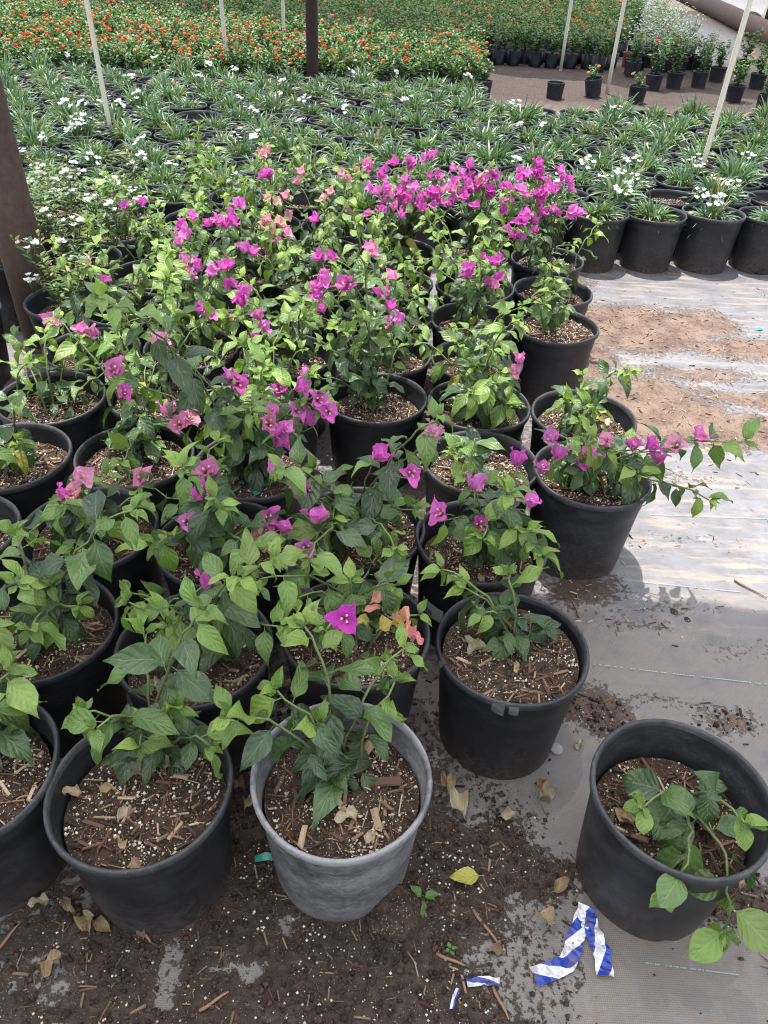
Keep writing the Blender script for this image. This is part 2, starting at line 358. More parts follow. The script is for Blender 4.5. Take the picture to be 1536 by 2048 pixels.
for s in range(6):
    r = np.random.default_rng(s + 160)
    V, F, UV = leaf_shape(0.5 + 0.2 * r.random(), 0.6 + 0.5 * r.random(), -0.5 + 0.9 * r.random(), 0.22 + 0.15 * r.random(), (r.random() - 0.5) * 2.4, nl=8, nw=5, seed=s + 70, petiole=0.12)
    V[:, 2] -= V[:, 2].min()
    DRY.append(mesh('dry_leaf', V, F, M['leaf'], None, UV))

# ------------------------------------------------------------------ SETTING: ground
def axis(fine0, fine1, step, far0, far1, g=1.35):
    a = list(np.arange(fine0, fine1 + 1e-6, step)); s = step
    while a[-1] < far1: s *= g; a.append(a[-1] + s)
    s = step
    while a[0] > far0: s *= g; a.insert(0, a[0] - s)
    return np.array(a)
BLOBS = [  # photo px x, y, radii (m), dirt, wet   : drifts of soil seen on the fabric
    (700, 1990, .75, .20, 1.0, 1.0), (300, 1960, .6, .22, .62, 1.0), (960, 1700, .22, .14, .9, 1.0), (860, 1860, .28, .16, 1.0, 1.0), (1010, 1780, .16, .14, .75, 1.0),
    (640, 1750, .5, .4, .75, 1.0), (1190, 1420, .11, .08, .8, .7), (1500, 1850, .09, .1, .7, .75), (1430, 1960, .08, .05, .6, .8), (1330, 1975, .1, .05, .5, .8), (1240, 1560, .05, .1, .45, .8), (1350, 1400, .3, .03, .5, .6), (1490, 1300, .2, .05, .48, .5), (1500, 1830, .13, .12, .72, .8), (1500, 1960, .15, .05, .56, .8), (1290, 1260, .12, .03, .5, .6), (1150, 1660, .06, .12, .5, .8), (960, 1420, .12, .3, .6, 1.0),
    (1180, 1170, .12, .07, .8, .9), (1460, 1440, .12, .06, .55, .5),
    (1270, 655, .36, .26, 1.0, .12), (1400, 650, .2, .2, .75, .12), (1150, 720, .22, .35, .8, .12), (1420, 860, .6, .13, .9, .15), (1270, 800, .36, .22, .85, .15), (1490, 700, .3, .14, .7, .1), (1370, 750, .34, .10, .68, .1), (1500, 800, .3, .1, .7, .1),
    (1300, 545, .3, .05, .55, .3), (1330, 960, .3, .05, .5, .2), (1360, 1080, .25, .05, .42, .3), (1340, 1225, .3, .05, .42, .5), (1100, 1080, .5, .1, .45, .4), (1140, 560, .15, .3, .6, .4), (900, 860, .6, 1.3, .55, .5)]
FREE = [(480, 1925, .06, .016), (340, 1935, .03, .05), (930, 1620, .05, .05), (1120, 1560, .1, .12), (585, 1840, .022, .03), (1300, 1960, .3, .12), (1100, 1640, .06, .06), (90, 1960, .06, .03), (1060, 1850, .015, .06)]
def ground_fields(x, y):
    d = np.zeros_like(x); w_ = np.zeros_like(x) + 0.0; ws = np.full_like(x, 1e-3); s = np.zeros_like(x)
    jx = x + 0.12 * (fbm(x * 7, y * 7, 1) - 0.5); jy = y + 0.12 * (fbm(x * 7, y * 7, 3) - 0.5)
    for (px, py, rx, ry, a, wt) in BLOBS:
        c = at(px, py, 0); q = ((jx - c[0]) / rx) ** 2 + ((jy - c[1]) / ry) ** 2; k = a * np.exp(-q * 0.9)
        d = np.maximum(d, k); w_ += wt * k; ws += k
    for (px, py, rx, ry) in FREE:
        c = at(px, py, 0); q = ((jx - c[0]) / rx) ** 2 + ((jy - c[1]) / ry) ** 2; d = d * (1 - 0.8 * np.exp(-q * q))
    among = ((x < 0.35 + 0.02 * y) & (y < 3.4)); d = np.where(among, np.maximum(d, 0.42 + 0.3 * (fbm(x * 5, y * 5, 2) - 0.5)), d)
    far = np.clip((y - 4.5) / 1.5, 0, 1); d = np.maximum(d, far * (0.35 + 0.5 * (fbm(x * 1.3, y * 1.3, 4) - 0.35)))
    clr = np.clip((x - .6) / .3, 0, 1) * np.clip((y - 7.2) / .4, 0, 1) * np.clip((10.2 - y) / .3, 0, 1); d = np.maximum(d, clr * (0.72 + .5 * (fbm(x * 2.2, y * 2.2, 2) - .4))); w_ += .9 * clr; ws += clr
    off = np.clip((x - 5.4) / 0.5, 0, 1) * np.clip((y - 9) / 2, 0, 1); d = np.maximum(d, off * 0.1)
    s = np.clip((y - 1.25) / 0.3, 0, 1) * 0.9 + 0.25; s = np.maximum(s, off * 2.5)  # sandy dust; the step also marks the sunlit zone for the painted fabric tint
    wet = w_ / ws; wet = np.where(among & (y < 1.8), np.maximum(wet, 0.8), wet)
    return np.clip(d + 0.22 * (fbm(x * 3, y * 3, 5) - 0.5), 0, 1), np.clip(wet, 0, 1), s
def ground_z(x, y):
    x = np.asarray(x, float); y = np.asarray(y, float); d, w_, s = ground_fields(x, y)
    k = np.clip((d - 0.38) / 0.4, 0, 1)
    return k * (0.004 + 0.016 * fbm(x * 14, y * 14, 2, 4) * np.clip(d, 0, 1)) + (0.010 * (fbm(x * 2.2, y * 5, 6) - 0.5) + 0.004 * np.abs(fbm(x * 1.2 + 3, y * 9, 4) - 0.5)) * (1 - k)
gx = axis(-1.3, 2.7, 0.02, -70, 90); gy = axis(0.0, 4.4, 0.02, -40, 130)
X, Y = np.meshgrid(gx, gy, indexing='ij'); X = X.ravel(); Y = Y.ravel()
nX, nY = len(gx), len(gy)
gF = [[i * nY + j, (i + 1) * nY + j, (i + 1) * nY + j + 1, i * nY + j + 1] for i in range(nX - 1) for j in range(nY - 1)]
gme = mesh('ground', np.stack([X, Y, ground_z(X, Y)], 1), gF, M['ground'])
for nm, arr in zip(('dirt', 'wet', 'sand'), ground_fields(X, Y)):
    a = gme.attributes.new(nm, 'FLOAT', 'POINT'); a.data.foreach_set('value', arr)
obj('ground', gme, kind='structure')
# thin woven marker threads in the fabric
for (a, b) in [((1185, 1330), (1560, 1372)), ((1300, 1030), (1560, 1040)), ((1290, 1928), (1480, 1952)), ((1230, 1160), (1480, 1185))]:
    p, q = at(*a, 0), at(*b, 0); n = 60; mx = Mix()
    pts = [p + (q - p) * i / n for i in range(n + 1)]
    for i in range(n):
        if rnd.random() < 0.16: continue
        s0, s1 = pts[i], pts[i] + (pts[i + 1] - pts[i]) * 0.8
        z = float(ground_z(s0[0], s0[1])) + 0.0035; e = np.array([0.0009, -0.0002, 0]); pr = np.array([0, 0.0011, 0])
        mx.add([s0 - pr + [0, 0, z], s1 - pr + [0, 0, z], s1 + pr + [0, 0, z], s0 + pr + [0, 0, z]], [[0, 1, 2, 3]], (0.30, 0.42, 0.40))
    obj('marker_thread', mx.mesh('marker_thread', M['chips']), kind='structure')

# shade roof over the near and the far block (out of the picture, carried by the posts)
def cloth(name, x0, x1, ya, yb, z, edge, lab):
    n = 90; V = []; F = []
    for i in range(n + 1):
        x = x0 + (x1 - x0) * i / n
        e0 = ya(x); e1 = yb(x)
        for j in range(7):
            t = j / 6; V.append((x, e0 + (e1 - e0) * t, z - 0.12 * math.sin(math.pi * t) + 0.02 * math.sin(x * 3 + j)))
    F = [[i * 7 + j, (i + 1) * 7 + j, (i + 1) * 7 + j + 1, i * 7 + j + 1] for i in range(n) for j in range(6)]
    o = obj(name, mesh(name, V, F, M['cloth'])); o['kind'] = 'structure'
    return o
def wob(x, a): return a * (math.sin(x * 5.1) + 0.6 * math.sin(x * 11.7 + 1))
SH = 3.0 / math.tan(SUN_EL); DX = -math.sin(SUN_AZ) * SH; DY = math.cos(SUN_AZ) * SH
cloth('shade_roof', -7, 8, lambda x: -4.0, lambda x: 1.42 + DY + wob(x, 0.03), 3.0, 0, '')
cloth('shade_roof', -9, 12, lambda x: 9.6 + DY - 0.3 * (x - 0) + wob(x, 0.08), lambda x: 18.0 + DY, 3.0, 0, '')

# ------------------------------------------------------------------ pots
HP = 0.265                                             # rim height
def notch(i, j): return np.where((i == 0) & (j % 16 == 0), 0.012, 0.0)
WALL_PROF = [(0.119, 0.0), (0.120, 0.016), (0.1215, 0.028), (0.1275, 0.11), (0.1325, 0.18), (0.1345, 0.206), (0.1362, 0.209), (0.137, 0.23), (0.1385, 0.248)]
IN_PROF = [(0.1365, 0.252), (0.1355, 0.222), (0.1325, 0.217), (0.1305, 0.17), (0.126, 0.10)]
def both(nseg):
    V1, F1 = lathe(WALL_PROF, nseg, notch); V2, F2 = lathe(IN_PROF, nseg)
    Vb, Fb = lathe([(0.119, 0.014), (0.03, 0.014), (0.001, 0.014)], nseg)
    F2 = [[a + len(V1) for a in f] for f in F2]; Fb = [[a + len(V1) + len(V2) for a in f][::-1] for f in Fb]
    return np.vstack([V1, V2, Vb]), F1 + F2 + Fb
RIM_PROF = [(0.1385, 0.246), (0.1425, 0.2465), (0.1455, 0.250), (0.1465, 0.257), (0.1455, 0.2625), (0.1435, 0.265), (0.1405, 0.2645), (0.1378, 0.261), (0.1365, 0.250)]
POT = []; RIM = []
for k in range(3):
    V, F = both(48); r = np.random.default_rng(k); a = np.arctan2(V[:, 1], V[:, 0])
    wob_ = 1 + (0.006 + 0.006 * k) * np.sin(2 * a + k); V[:, 0] *= wob_; V[:, 1] *= 2 - wob_
    POT.append(mesh('pot', V, F, M['pot']))
    V, F = lathe(RIM_PROF, 48); a = np.arctan2(V[:, 1], V[:, 0]); wob_ = 1 + (0.006 + 0.006 * k) * np.sin(2 * a + k); V[:, 0] *= wob_; V[:, 1] *= 2 - wob_
    V[:, 2] += 0.0012 * np.sin(3 * a + k)
    RIM.append(mesh('rim', V, F, M['pot']))
SZ = 0.215
def soil_shape(k):
    n = 36; rings = np.linspace(0, 1, 11); V = [(0, 0, 0)]; a = np.linspace(0, 2 * math.pi, n, endpoint=False)
    for r_ in rings[1:]:
        for t in a: V.append((0.1315 * r_ * math.cos(t), 0.1315 * r_ * math.sin(t), 0))
    V = np.array(V); rr = np.hypot(V[:, 0], V[:, 1]) / 0.1315
    V[:, 2] = soil_z(V[:, 0], V[:, 1], k)
    F = [[0, 1 + j, 1 + (j + 1) % n] for j in range(n)] + [[1 + i * n + j, 1 + (i + 1) * n + j, 1 + (i + 1) * n + (j + 1) % n, 1 + i * n + (j + 1) % n] for i in range(9) for j in range(n)]
    return mesh('soil', V, F, M['soil'])
def soil_z(x, y, k): return 0.022 * (fbm(np.asarray(x) * 16 + 5 * k + 40, np.asarray(y) * 16 + 40, k) - 0.5) + 0.006 * (1 - (np.hypot(x, y) / 0.13) ** 2)
BOXV = np.array([(-.5, -.25, -.4), (-.42, -.2, .3), (-.47, .3, -.4), (-.4, .22, .35), (.42, -.42, -.5), (.36, -.3, .5), (.5, .12, -.4), (.44, .2, .4)]); BOXF = [[0, 1, 3, 2], [4, 6, 7, 5], [0, 4, 5, 1], [2, 3, 7, 6], [0, 2, 6, 4], [1, 5, 7, 3]]
OCTV = np.array([(1, 0, 0), (-1, 0, 0), (0, 1, 0), (0, -1, 0), (0, 0, 1), (0, 0, -1.)]); OCTF = [[0, 2, 4], [2, 1, 4], [1, 3, 4], [3, 0, 4], [2, 0, 5], [1, 2, 5], [3, 1, 5], [0, 3, 5]]
BARK = np.array([(0.085, 0.05, 0.034), (0.13, 0.078, 0.052), (0.045, 0.028, 0.022), (0.21, 0.135, 0.088), (0.33, 0.235, 0.155), (0.10, 0.044, 0.033), (0.06, 0.038, 0.03), (0.42, 0.32, 0.215)])
BARKP = np.array([.16, .16, .14, .15, .13, .07, .10, .09])
PERL = np.array([(0.72, 0.68, 0.58), (0.62, 0.56, 0.44), (0.5, 0.44, 0.34), (0.66, 0.62, 0.55)])
def chip_mats(r, n, l0, l1, tilt=0.35):
    yaw = r.random(n) * 6.283; t1 = r.normal(size=n) * tilt; L = l0 + (l1 - l0) * r.random(n) ** 2.8; Wd = L * (0.07 + 0.24 * r.random(n) ** 1.6); H = np.minimum(Wd * 0.45, 0.003) + 0.0005
    R = np.zeros((n, 3, 3)); d = np.stack([np.cos(yaw) * np.cos(t1), np.sin(yaw) * np.cos(t1), np.sin(t1)], 1); x = np.stack([-np.sin(yaw), np.cos(yaw), np.zeros(n)], 1); z = np.cross(d, x)
    R[:, :, 0] = d * L[:, None]; R[:, :, 1] = x * Wd[:, None]; R[:, :, 2] = z * H[:, None]; return R, L, H
def mulch_shape(k, nch=800, npe=600):
    r = np.random.default_rng(900 + k); mx = Mix()
    a = r.random(nch) * 6.283; q = 0.127 * np.sqrt(r.random(nch)); x, y = q * np.cos(a), q * np.sin(a)
    R, L, H = chip_mats(r, nch, 0.003, 0.044)
    P = np.stack([x, y, soil_z(x, y, k % 4) + H * 0.4 + 0.001 + 0.002 * r.random(nch)], 1)
    q2 = np.hypot(x, y) + L * 0.5; keep = q2 < 0.133; R, P = R[keep], P[keep]; C = BARK[r.choice(8, len(P), p=BARKP)] * (0.75 + 0.5 * r.random((len(P), 1)))
    bv = BOXV; V, F, Cc, _ = scatter(bv, BOXF, None, R, P, C); mx.add(V, F, Cc)
    a = r.random(npe) * 6.283; q = 0.128 * np.sqrt(r.random(npe)); x, y = q * np.cos(a), q * np.sin(a); dens = fbm(x * 22 + k * 9 + 30, y * 22 + 30, k) ; keep = dens + 0.25 * r.random(npe) > 0.60; x, y = x[keep], y[keep]; n = len(x)
    S = 0.0013 + 0.0022 * r.random(n) ** 2; R = np.einsum('n,nij->nij', S, np.stack([np.diag(0.75 + 0.5 * r.random(3)) @ rot(r) for _ in range(n)]))
    P = np.stack([x, y, soil_z(x, y, k % 4) + S * 0.7 + 0.0015], 1); V, F, Cc, _ = scatter(OCTV, OCTF, None, R, P, PERL[r.choice(4, n)]); mx.add(V, F, Cc)
    return mx.mesh('mulch', M['chips'], False)
def rot(r):
    q, _ = np.linalg.qr(r.normal(size=(3, 3))); return q
SOIL = [soil_shape(k) for k in range(4)]; MULCH = [mulch_shape(k) for k in range(6)]
_pc = [0]
def make_pot(root, dust=0.12, sz=SZ, near=True, tint=0.0, mulch=True):
    """pot (> rim), soil (> mulch) as parts of the thing"""
    i = _pc[0]; _pc[0] += 1; k = i % 3; rz = (i * 2.399) % 6.283
    p = obj('pot', POT[k], root, color=(dust, 0, 0)); k1 = math.sin(i * 12.9898) * 43758.5453; k1 -= math.floor(k1); k2 = math.sin(i * 78.233) * 43758.5453; k2 -= math.floor(k2)
    if i != 5: p.rotation_euler = ((k1 - .5) * .028, (k2 - .5) * .028, rz); p.scale = (1 + k2 * .022, 1 + k1 * .022, 1 + (k1 - .5) * .04)
    r_ = obj('rim', RIM[k], p, color=(dust * 1.3 + 0.10, 0, 0))
    s = obj('soil', SOIL[i % 4], root, loc=(0, 0, sz)); f = 0.975 * (0.127 + 0.006 * (sz - 0.16) / 0.05) / 0.1315; s.scale = (f, f, 1); s.rotation_euler = (0, 0, 0)
    if mulch:
        kk = [m_ for m_ in range(6) if m_ % 4 == i % 4][(i // 4) % (2 if i % 4 < 2 else 1)]
        obj('mulch', MULCH[kk], s, kind='stuff')
    return p, s

# ------------------------------------------------------------------ bougainvillea
GREEN = np.array([(0.054, 0.102, 0.032), (0.064, 0.120, 0.034), (0.042, 0.080, 0.032), (0.092, 0.162, 0.042), (0.064, 0.106, 0.042)])
GREEN = GREEN * np.array([0.88, 0.88, 0.95])
YOUNG = 0.84 * np.array([(0.20, 0.32, 0.06), (0.26, 0.38, 0.07), (0.15, 0.25, 0.05)])
FC = {'m': [(0.68, 0.15, 0.52), (0.72, 0.22, 0.58), (0.62, 0.11, 0.46)], 'p': [(0.72, 0.26, 0.46), (0.74, 0.31, 0.48), (0.68, 0.2, 0.46)], 's': [(0.76, 0.42, 0.40), (0.74, 0.46, 0.38), (0.76, 0.34, 0.42)]}
CREAM = (0.75, 0.7, 0.45)
def flower_core():
    mx = Mix()
    for k in range(3):
        a = k * 2.094; b = np.array([math.cos(a), math.sin(a), 0]) * 0.10; tip = b * 1.7 + np.array([0, 0, 0.45])
        tube(mx, [b * 0.3, b + [0, 0, 0.3], tip], [0.03, 0.045, 0.05], (0.45, 0.12, 0.2), (0.6, 0.4, 0.25), 5)
        for q in range(5):
            c = q * 1.2566; mx.add([tip, tip + [0.05 * math.cos(c - .5), 0.05 * math.sin(c - .5), 0.02], tip + [0.075 * math.cos(c), 0.075 * math.sin(c), 0.0], tip + [0.05 * math.cos(c + .5), 0.05 * math.sin(c + .5), 0.02]], [[0, 1, 2, 3]], CREAM)
    tube(mx, [(0, 0, -0.6), (0.02, 0, -0.3), (0, 0, 0.02)], [0.022, 0.022, 0.03], (0.18, 0.25, 0.07))
    return mx.mesh('flower', M['petal'])
CORE = flower_core()
BR_FR = []
for k in range(3):
    a = k * 2.094
    d = np.array([math.cos(a) * 0.62, math.sin(a) * 0.62, 0.9]); nrm = np.array([-math.cos(a), -math.sin(a), 0.9]); BR_FR.append(frame(d, nrm))
FLOWER1 = []
for s in range(4):                                     # distant flowers: one mesh, three bracts
    Vs, Fs, Us, n = [], [], [], 0
    for k in range(3):
        V, F, U, _ = BRACT[(s + k) % 5]; V = V @ BR_FR[k].T; Vs.append(V); Us.append(U); Fs += [[a + n for a in f] for f in F]; n += len(V)
    FLOWER1.append(mesh('flower', np.vstack(Vs), Fs, M['bract'], None, np.vstack(Us)))
def put_flower(root, base, p, r, col, near, size):
    ax = np.array([r.normal() * 0.7, -0.15 + r.normal() * 0.6, 0.55 + 0.5 * r.random()]); R = frame(np.cross(ax, [0.3, 0.8, 0.1]), ax)
    c = np.array(FC[col][int(r.integers(3))]) * (0.85 + 0.3 * r.random())
    p = p - base
    if near:
        f = obj('flower', CORE, root, m4(R, p, size))
        for k in range(3):
            B = BR_FR[k] @ np.diag([1, 1, 1.0]); obj('bract', BRACT[int(r.integers(5))][3], f, m4(B, (0, 0, 0), 0.95 + 0.2 * r.random()), color=c * (0.9 + 0.2 * r.random()))
    else:
        obj('flower', FLOWER1[int(r.integers(4))], root, m4(R, p, size), color=c)
def bez(p0, p1, p2, n):
    t = np.linspace(0, 1, n)[:, None]; return (1 - t) ** 2 * p0 + 2 * t * (1 - t) * p1 + t * t * p2
def cane(root, base, mx, r, start, tip, leaf_size, step, shapes, young=0.17, first=0.16, thick=0.0034, up=0.65, tipcl=True, hue=1.0, via=None):
    start = np.asarray(start, float); tip = np.asarray(tip, float)
    h = tip[2] - start[2]
    mid = np.array([start[0] * 0.6 + tip[0] * 0.4, start[1] * 0.6 + tip[1] * 0.4, start[2] + max(h, 0.06) * up + 0.05]) if via is None else np.asarray(via, float)
    L = np.linalg.norm(mid - start) + np.linalg.norm(tip - mid); n = max(6, int(L / 0.03))
    P = bez(start, mid, tip, n); j = r.normal(size=P.shape) * 0.003; j[0] = 0; P = P + j
    tube(mx, P - base, np.linspace(thick, thick * 0.5, n), (0.09, 0.075, 0.04), (0.14, 0.22, 0.06), 5)
    s = L * first; ang = r.random() * 6.28
    seg = np.concatenate([[0], np.cumsum(np.linalg.norm(np.diff(P, axis=0), axis=1))])
    while s < seg[-1]:
        t = s / seg[-1]; p = np.array([np.interp(s, seg, P[:, k]) for k in range(3)]); T = np.array([np.interp(min(s + .01, seg[-1]), seg, P[:, k]) - np.interp(max(s - .01, 0), seg, P[:, k]) for k in range(3)]); T /= np.linalg.norm(T) + 1e-9
        F3 = frame(T, (0.2, -0.4, 1)); out = F3[:, 0] * math.cos(ang) + F3[:, 2] * math.sin(ang)
        sz = leaf_size * (0.6 + 0.65 * r.random()) * (1.0 if t < 0.7 else 1.0 - 0.75 * (t - 0.7))
        if t < 0.25: sz *= 0.75
        droop = 0.2 + 0.85 * r.random() * (1 - 0.6 * t)
        d = out * 0.9 + T * (0.15 + 0.35 * t) + np.array([0, 0, -droop])
        if p[2] < 0.26 and d[2] < -0.3: d[2] = -0.2
        nrm = np.array([r.normal() * 0.35, -0.15 + r.normal() * 0.35, 1.0])
        if t > 1 - young or r.random() < 0.06: c = YOUNG[int(r.integers(3))] * (0.55 + 0.45 * min(1, max(0, (t - 1 + young) / young))) + GREEN[0] * 0.25
        else: c = GREEN[int(r.integers(5))] * (0.8 + 0.5 * r.random())
        c = np.array((0.30, 0.28, 0.05)) * (0.7 + .5 * r.random()) if r.random() < 0.018 and t < .6 else c * np.array([hue, 1, 1]); obj('leaf', shapes[int(r.integers(len(shapes)))], root, m4(frame(d, nrm), p - base, sz), color=c)
        ang += 2.4 + r.normal() * 0.35; s += step * (0.7 + 0.6 * r.random()) * (1.0 - 0.35 * t)
    if tipcl:
        T = P[-1] - P[-3]; T /= np.linalg.norm(T) + 1e-9; F3 = frame(T, (0.2, -0.4, 1))
        for k in range(5):
            a = k * 2.2 + r.random(); d = T * 0.7 + (F3[:, 0] * math.cos(a) + F3[:, 2] * math.sin(a)) * 0.8 + np.array([0, 0, 0.12])
            obj('leaf', shapes[int(r.integers(len(shapes)))], root, m4(frame(d, (0, -0.2, 1)), P[-1] - base, leaf_size * (0.28 + 0.3 * r.random())), color=YOUNG[int(r.integers(3))] * (0.75 + 0.4 * r.random()))
    return P

CHIP = []
for cc in range(5):
    q5 = np.random.default_rng(cc + 5); mc = Mix(); bv = BOXV * np.array([1, 0.25 + 0.25 * q5.random(), 0.10]); bv = bv + q5.normal(size=bv.shape) * np.array([.06, .03, .02])
    mc.add(bv, BOXF, BARK[[3, 4, 1, 7, 0][cc]]); CHIP.append(mc.mesh('wood_chip', M['chips'], False))
# pot centres of the bougainvillea block: columns from the right, rows from the front (measured on the rim plane)
B = {}
def addcol(c, lst):
    for row, x, y in lst: B[(c, row)] = [x, y]
addcol(0, [(0, .506, .714), (3, .518, 1.612), (4, .552, 1.896), (6, .563, 2.506), (7, .592, 2.806), (8, .619, 3.139)])
addcol(1, [(1, .26, 1.012), (2, .219, 1.326), (3, .244, 1.644), (4, .255, 1.934), (5, .276, 2.225), (6, .276, 2.515), (7, .30, 2.812), (8, .312, 3.155)])
addcol(2, [(0, -.047, .717), (1, -.048, 1.04), (2, -.051, 1.366), (4, -.04, 1.950), (5, -.022, 2.24), (6, -.01, 2.53), (7, -.006, 2.82), (8, .012, 3.15)])
addcol(3, [(0, -.364, .68), (1, -.348, .98), (2, -.347, 1.278), (3, -.336, 1.575), (4, -.335, 1.88), (5, -.33, 2.19), (6, -.32, 2.50), (7, -.31, 2.80), (8, -.30, 3.12), (9, -.28, 3.43)])
addcol(4, [(0, -.66, .692), (1, -.653, 1.01), (2, -.65, 1.303), (3, -.637, 1.6), (4, -.645, 1.9), (5, -.63, 2.20), (6, -.62, 2.50), (7, -.61, 2.80), (8, -.60, 3.12), (9, -.58, 3.44)])
addcol(5, [(2, -.952, 1.27), (3, -.935, 1.565), (4, -.945, 1.86), (5, -.93, 2.17), (6, -.92, 2.475), (7, -.915, 2.78), (8, -.90, 3.1), (9, -.88, 3.42)])
# flowers read off the photograph: pixel, height, colour, how many, pot (None: nearest pot)
FL = [(425, 1175, .42, 'm', 1, (3, 1)),
      (120, 1003, .42, 'm', 1, (4, 2)), (150, 962, .45, 'p', 1, (4, 2)), (158, 997, .42, 's', 1, (4, 2)),
      (285, 965, .40, 'p', 1, (3, 2)), (412, 948, .45, 'p', 1, (3, 2)), (415, 985, .44, 'm', 1, (3, 2)), (375, 1045, .40, 'm', 1, (3, 2)),
      (545, 955, .42, 'm', 1, (2, 2)), (605, 980, .42, 'm', 1, (2, 2)), (550, 1048, .41, 'm', 2, (2, 2)), (530, 1072, .38, 's', 1, (2, 2)), (635, 1050, .40, 'm', 1, (2, 2)), (610, 1095, .38, 'm', 1, (2, 2)),
      (748, 918, .50, 'm', 1, (2, 2)), (818, 945, .47, 'm', 1, (2, 2)), (880, 872, .55, 'p', 1, (2, 2)),
      (890, 1028, .40, 'm', 1, (1, 2)), (950, 980, .44, 'm', 1, (1, 2)), (955, 1050, .36, 'm', 1, (1, 2)), (1060, 1015, .42, 'm', 1, (1, 2)), (1035, 932, .46, 'm', 1, (1, 2)),
      (1107, 884, .45, 'm', 1, (0, 3)), (1110, 918, .42, 'm', 1, (0, 3)), (1168, 910, .42, 'p', 1, (0, 3)), (1172, 940, .38, 'm', 1, (0, 3)), (1265, 900, .42, 'm', 1, (0, 3)), (1292, 897, .43, 'm', 1, (0, 3)), (1315, 927, .40, 'm', 1, (0, 3)), (1085, 945, .40, 'm', 1, (0, 3)), (1355, 897, .43, 'p', 1, (0, 3)), (1388, 876, .44, 'p', 1, (0, 3)), (1218, 882, .44, 'p', 1, (0, 3)),
      (1040, 752, .42, 'p', 2, (1, 4)), (445, 765, .52, 'm', 2, (3, 3)), (475, 768, .5, 'm', 1, (3, 3)), (370, 835, .42, 'p', 3, (3, 3)), (335, 690, .6, 'p', 1, (3, 3)), (225, 745, .55, 'p', 1, (3, 3)), (245, 790, .48, 'm', 1, (4, 3)),
      (560, 870, .45, 'm', 2, (3, 3)), (628, 818, .5, 'm', 2, (3, 3)), (600, 812, .5, 'm', 2, (3, 3)), (625, 850, .46, 'm', 1, (3, 3)), (535, 838, .48, 'p', 2, (3, 3)), (550, 890, .42, 'm', 1, (3, 3)),
      (120, 640, .42, 'p', 2, (5, 5)), (165, 665, .40, 'p', 1, (5, 5)), (195, 672, .38, 'p', 1, (5, 5)), (207, 565, .45, 'm', 1, (5, 6)), (180, 530, .45, 's', 1, (5, 6)),
      (630, 585, .55, 'm', 3, (2, 4)), (690, 568, .58, 'm', 3, (2, 4)), (650, 508, .62, 'm', 2, (2, 5)), (640, 552, .52, 'p', 1, (3, 5)), (640, 625, .46, 'm', 1, (2, 4)), (620, 750, .42, 'p', 1, (2, 4)),
      (775, 612, .50, 'm', 2, (2, 5)), (790, 630, .46, 'm', 2, (2, 5)), (790, 560, .5, 'p', 1, (2, 6)), (735, 520, .5, 'p', 2, (2, 6)), (740, 500, .5, 'm', 1, (2, 6)),
      (940, 552, .48, 'm', 2, (1, 6)), (995, 578, .42, 'p', 1, (1, 6)), (970, 520, .5, 'm', 2, (1, 7)), (1000, 522, .48, 'm', 1, (1, 7)), (930, 540, .46, 'm', 1, (1, 6)), (975, 556, .45, 'm', 2, (1, 6)),
      (390, 452, .60, 'm', 3, None), (440, 455, .60, 'm', 5, None), (430, 540, .52, 'm', 3, None), (455, 552, .5, 'm', 4, None), (485, 592, .48, 'm', 2, None), (487, 612, .46, 'm', 1, None), (415, 625, .45, 'm', 2, None), (520, 640, .5, 'p', 1, None), (520, 672, .45, 'm', 2, None), (475, 507, .5, 'm', 2, None), (455, 430, .58, 'm', 2, None), (475, 405, .6, 'm', 2, None), (380, 540, .45, 'p', 3, None), (362, 490, .48, 'p', 1, None), (370, 530, .45, 'm', 2, None),
      (530, 315, .60, 's', 4, None), (535, 355, .55, 'm', 3, None), (535, 402, .5, 's', 2, None), (565, 395, .48, 's', 2, None), (530, 455, .45, 's', 3, None), (560, 460, .45, 's', 3, None), (575, 490, .42, 'p', 2, None), (600, 365, .5, 's', 2, None), (630, 446, .5, 'm', 1, None), (695, 350, .5, 's', 3, None), (722, 336, .55, 'p', 3, None), (655, 410, .45, 's', 2, None), (700, 420, .42, 'p', 2, None), (250, 415, .5, 'm', 1, None), (285, 412, .5, 'm', 1, None), (330, 690, .5, 'p', 1, None), (560, 790, .45, 'm', 1, None)]
for (cx, cy, ax, ay, n, pot) in [(845, 370, 80, 68, 26, (2, 8)), (960, 390, 70, 55, 18, (1, 8)), (1078, 395, 74, 64, 28, (0, 8)), (770, 400, 45, 50, 8, (2, 8)), (1050, 460, 40, 24, 7, (0, 8))]:
    for k in range(n):
        a, q = rnd.random() * 6.283, math.sqrt(rnd.random()); FL.append((cx + ax * q * math.cos(a), cy + ay * q * math.sin(a), .62 - .18 * (cy + ay * q * math.sin(a) - cy + 60) / 120, 'm' if rnd.random() < .9 else 'p', rnd.choice((1, 2, 2)), pot))
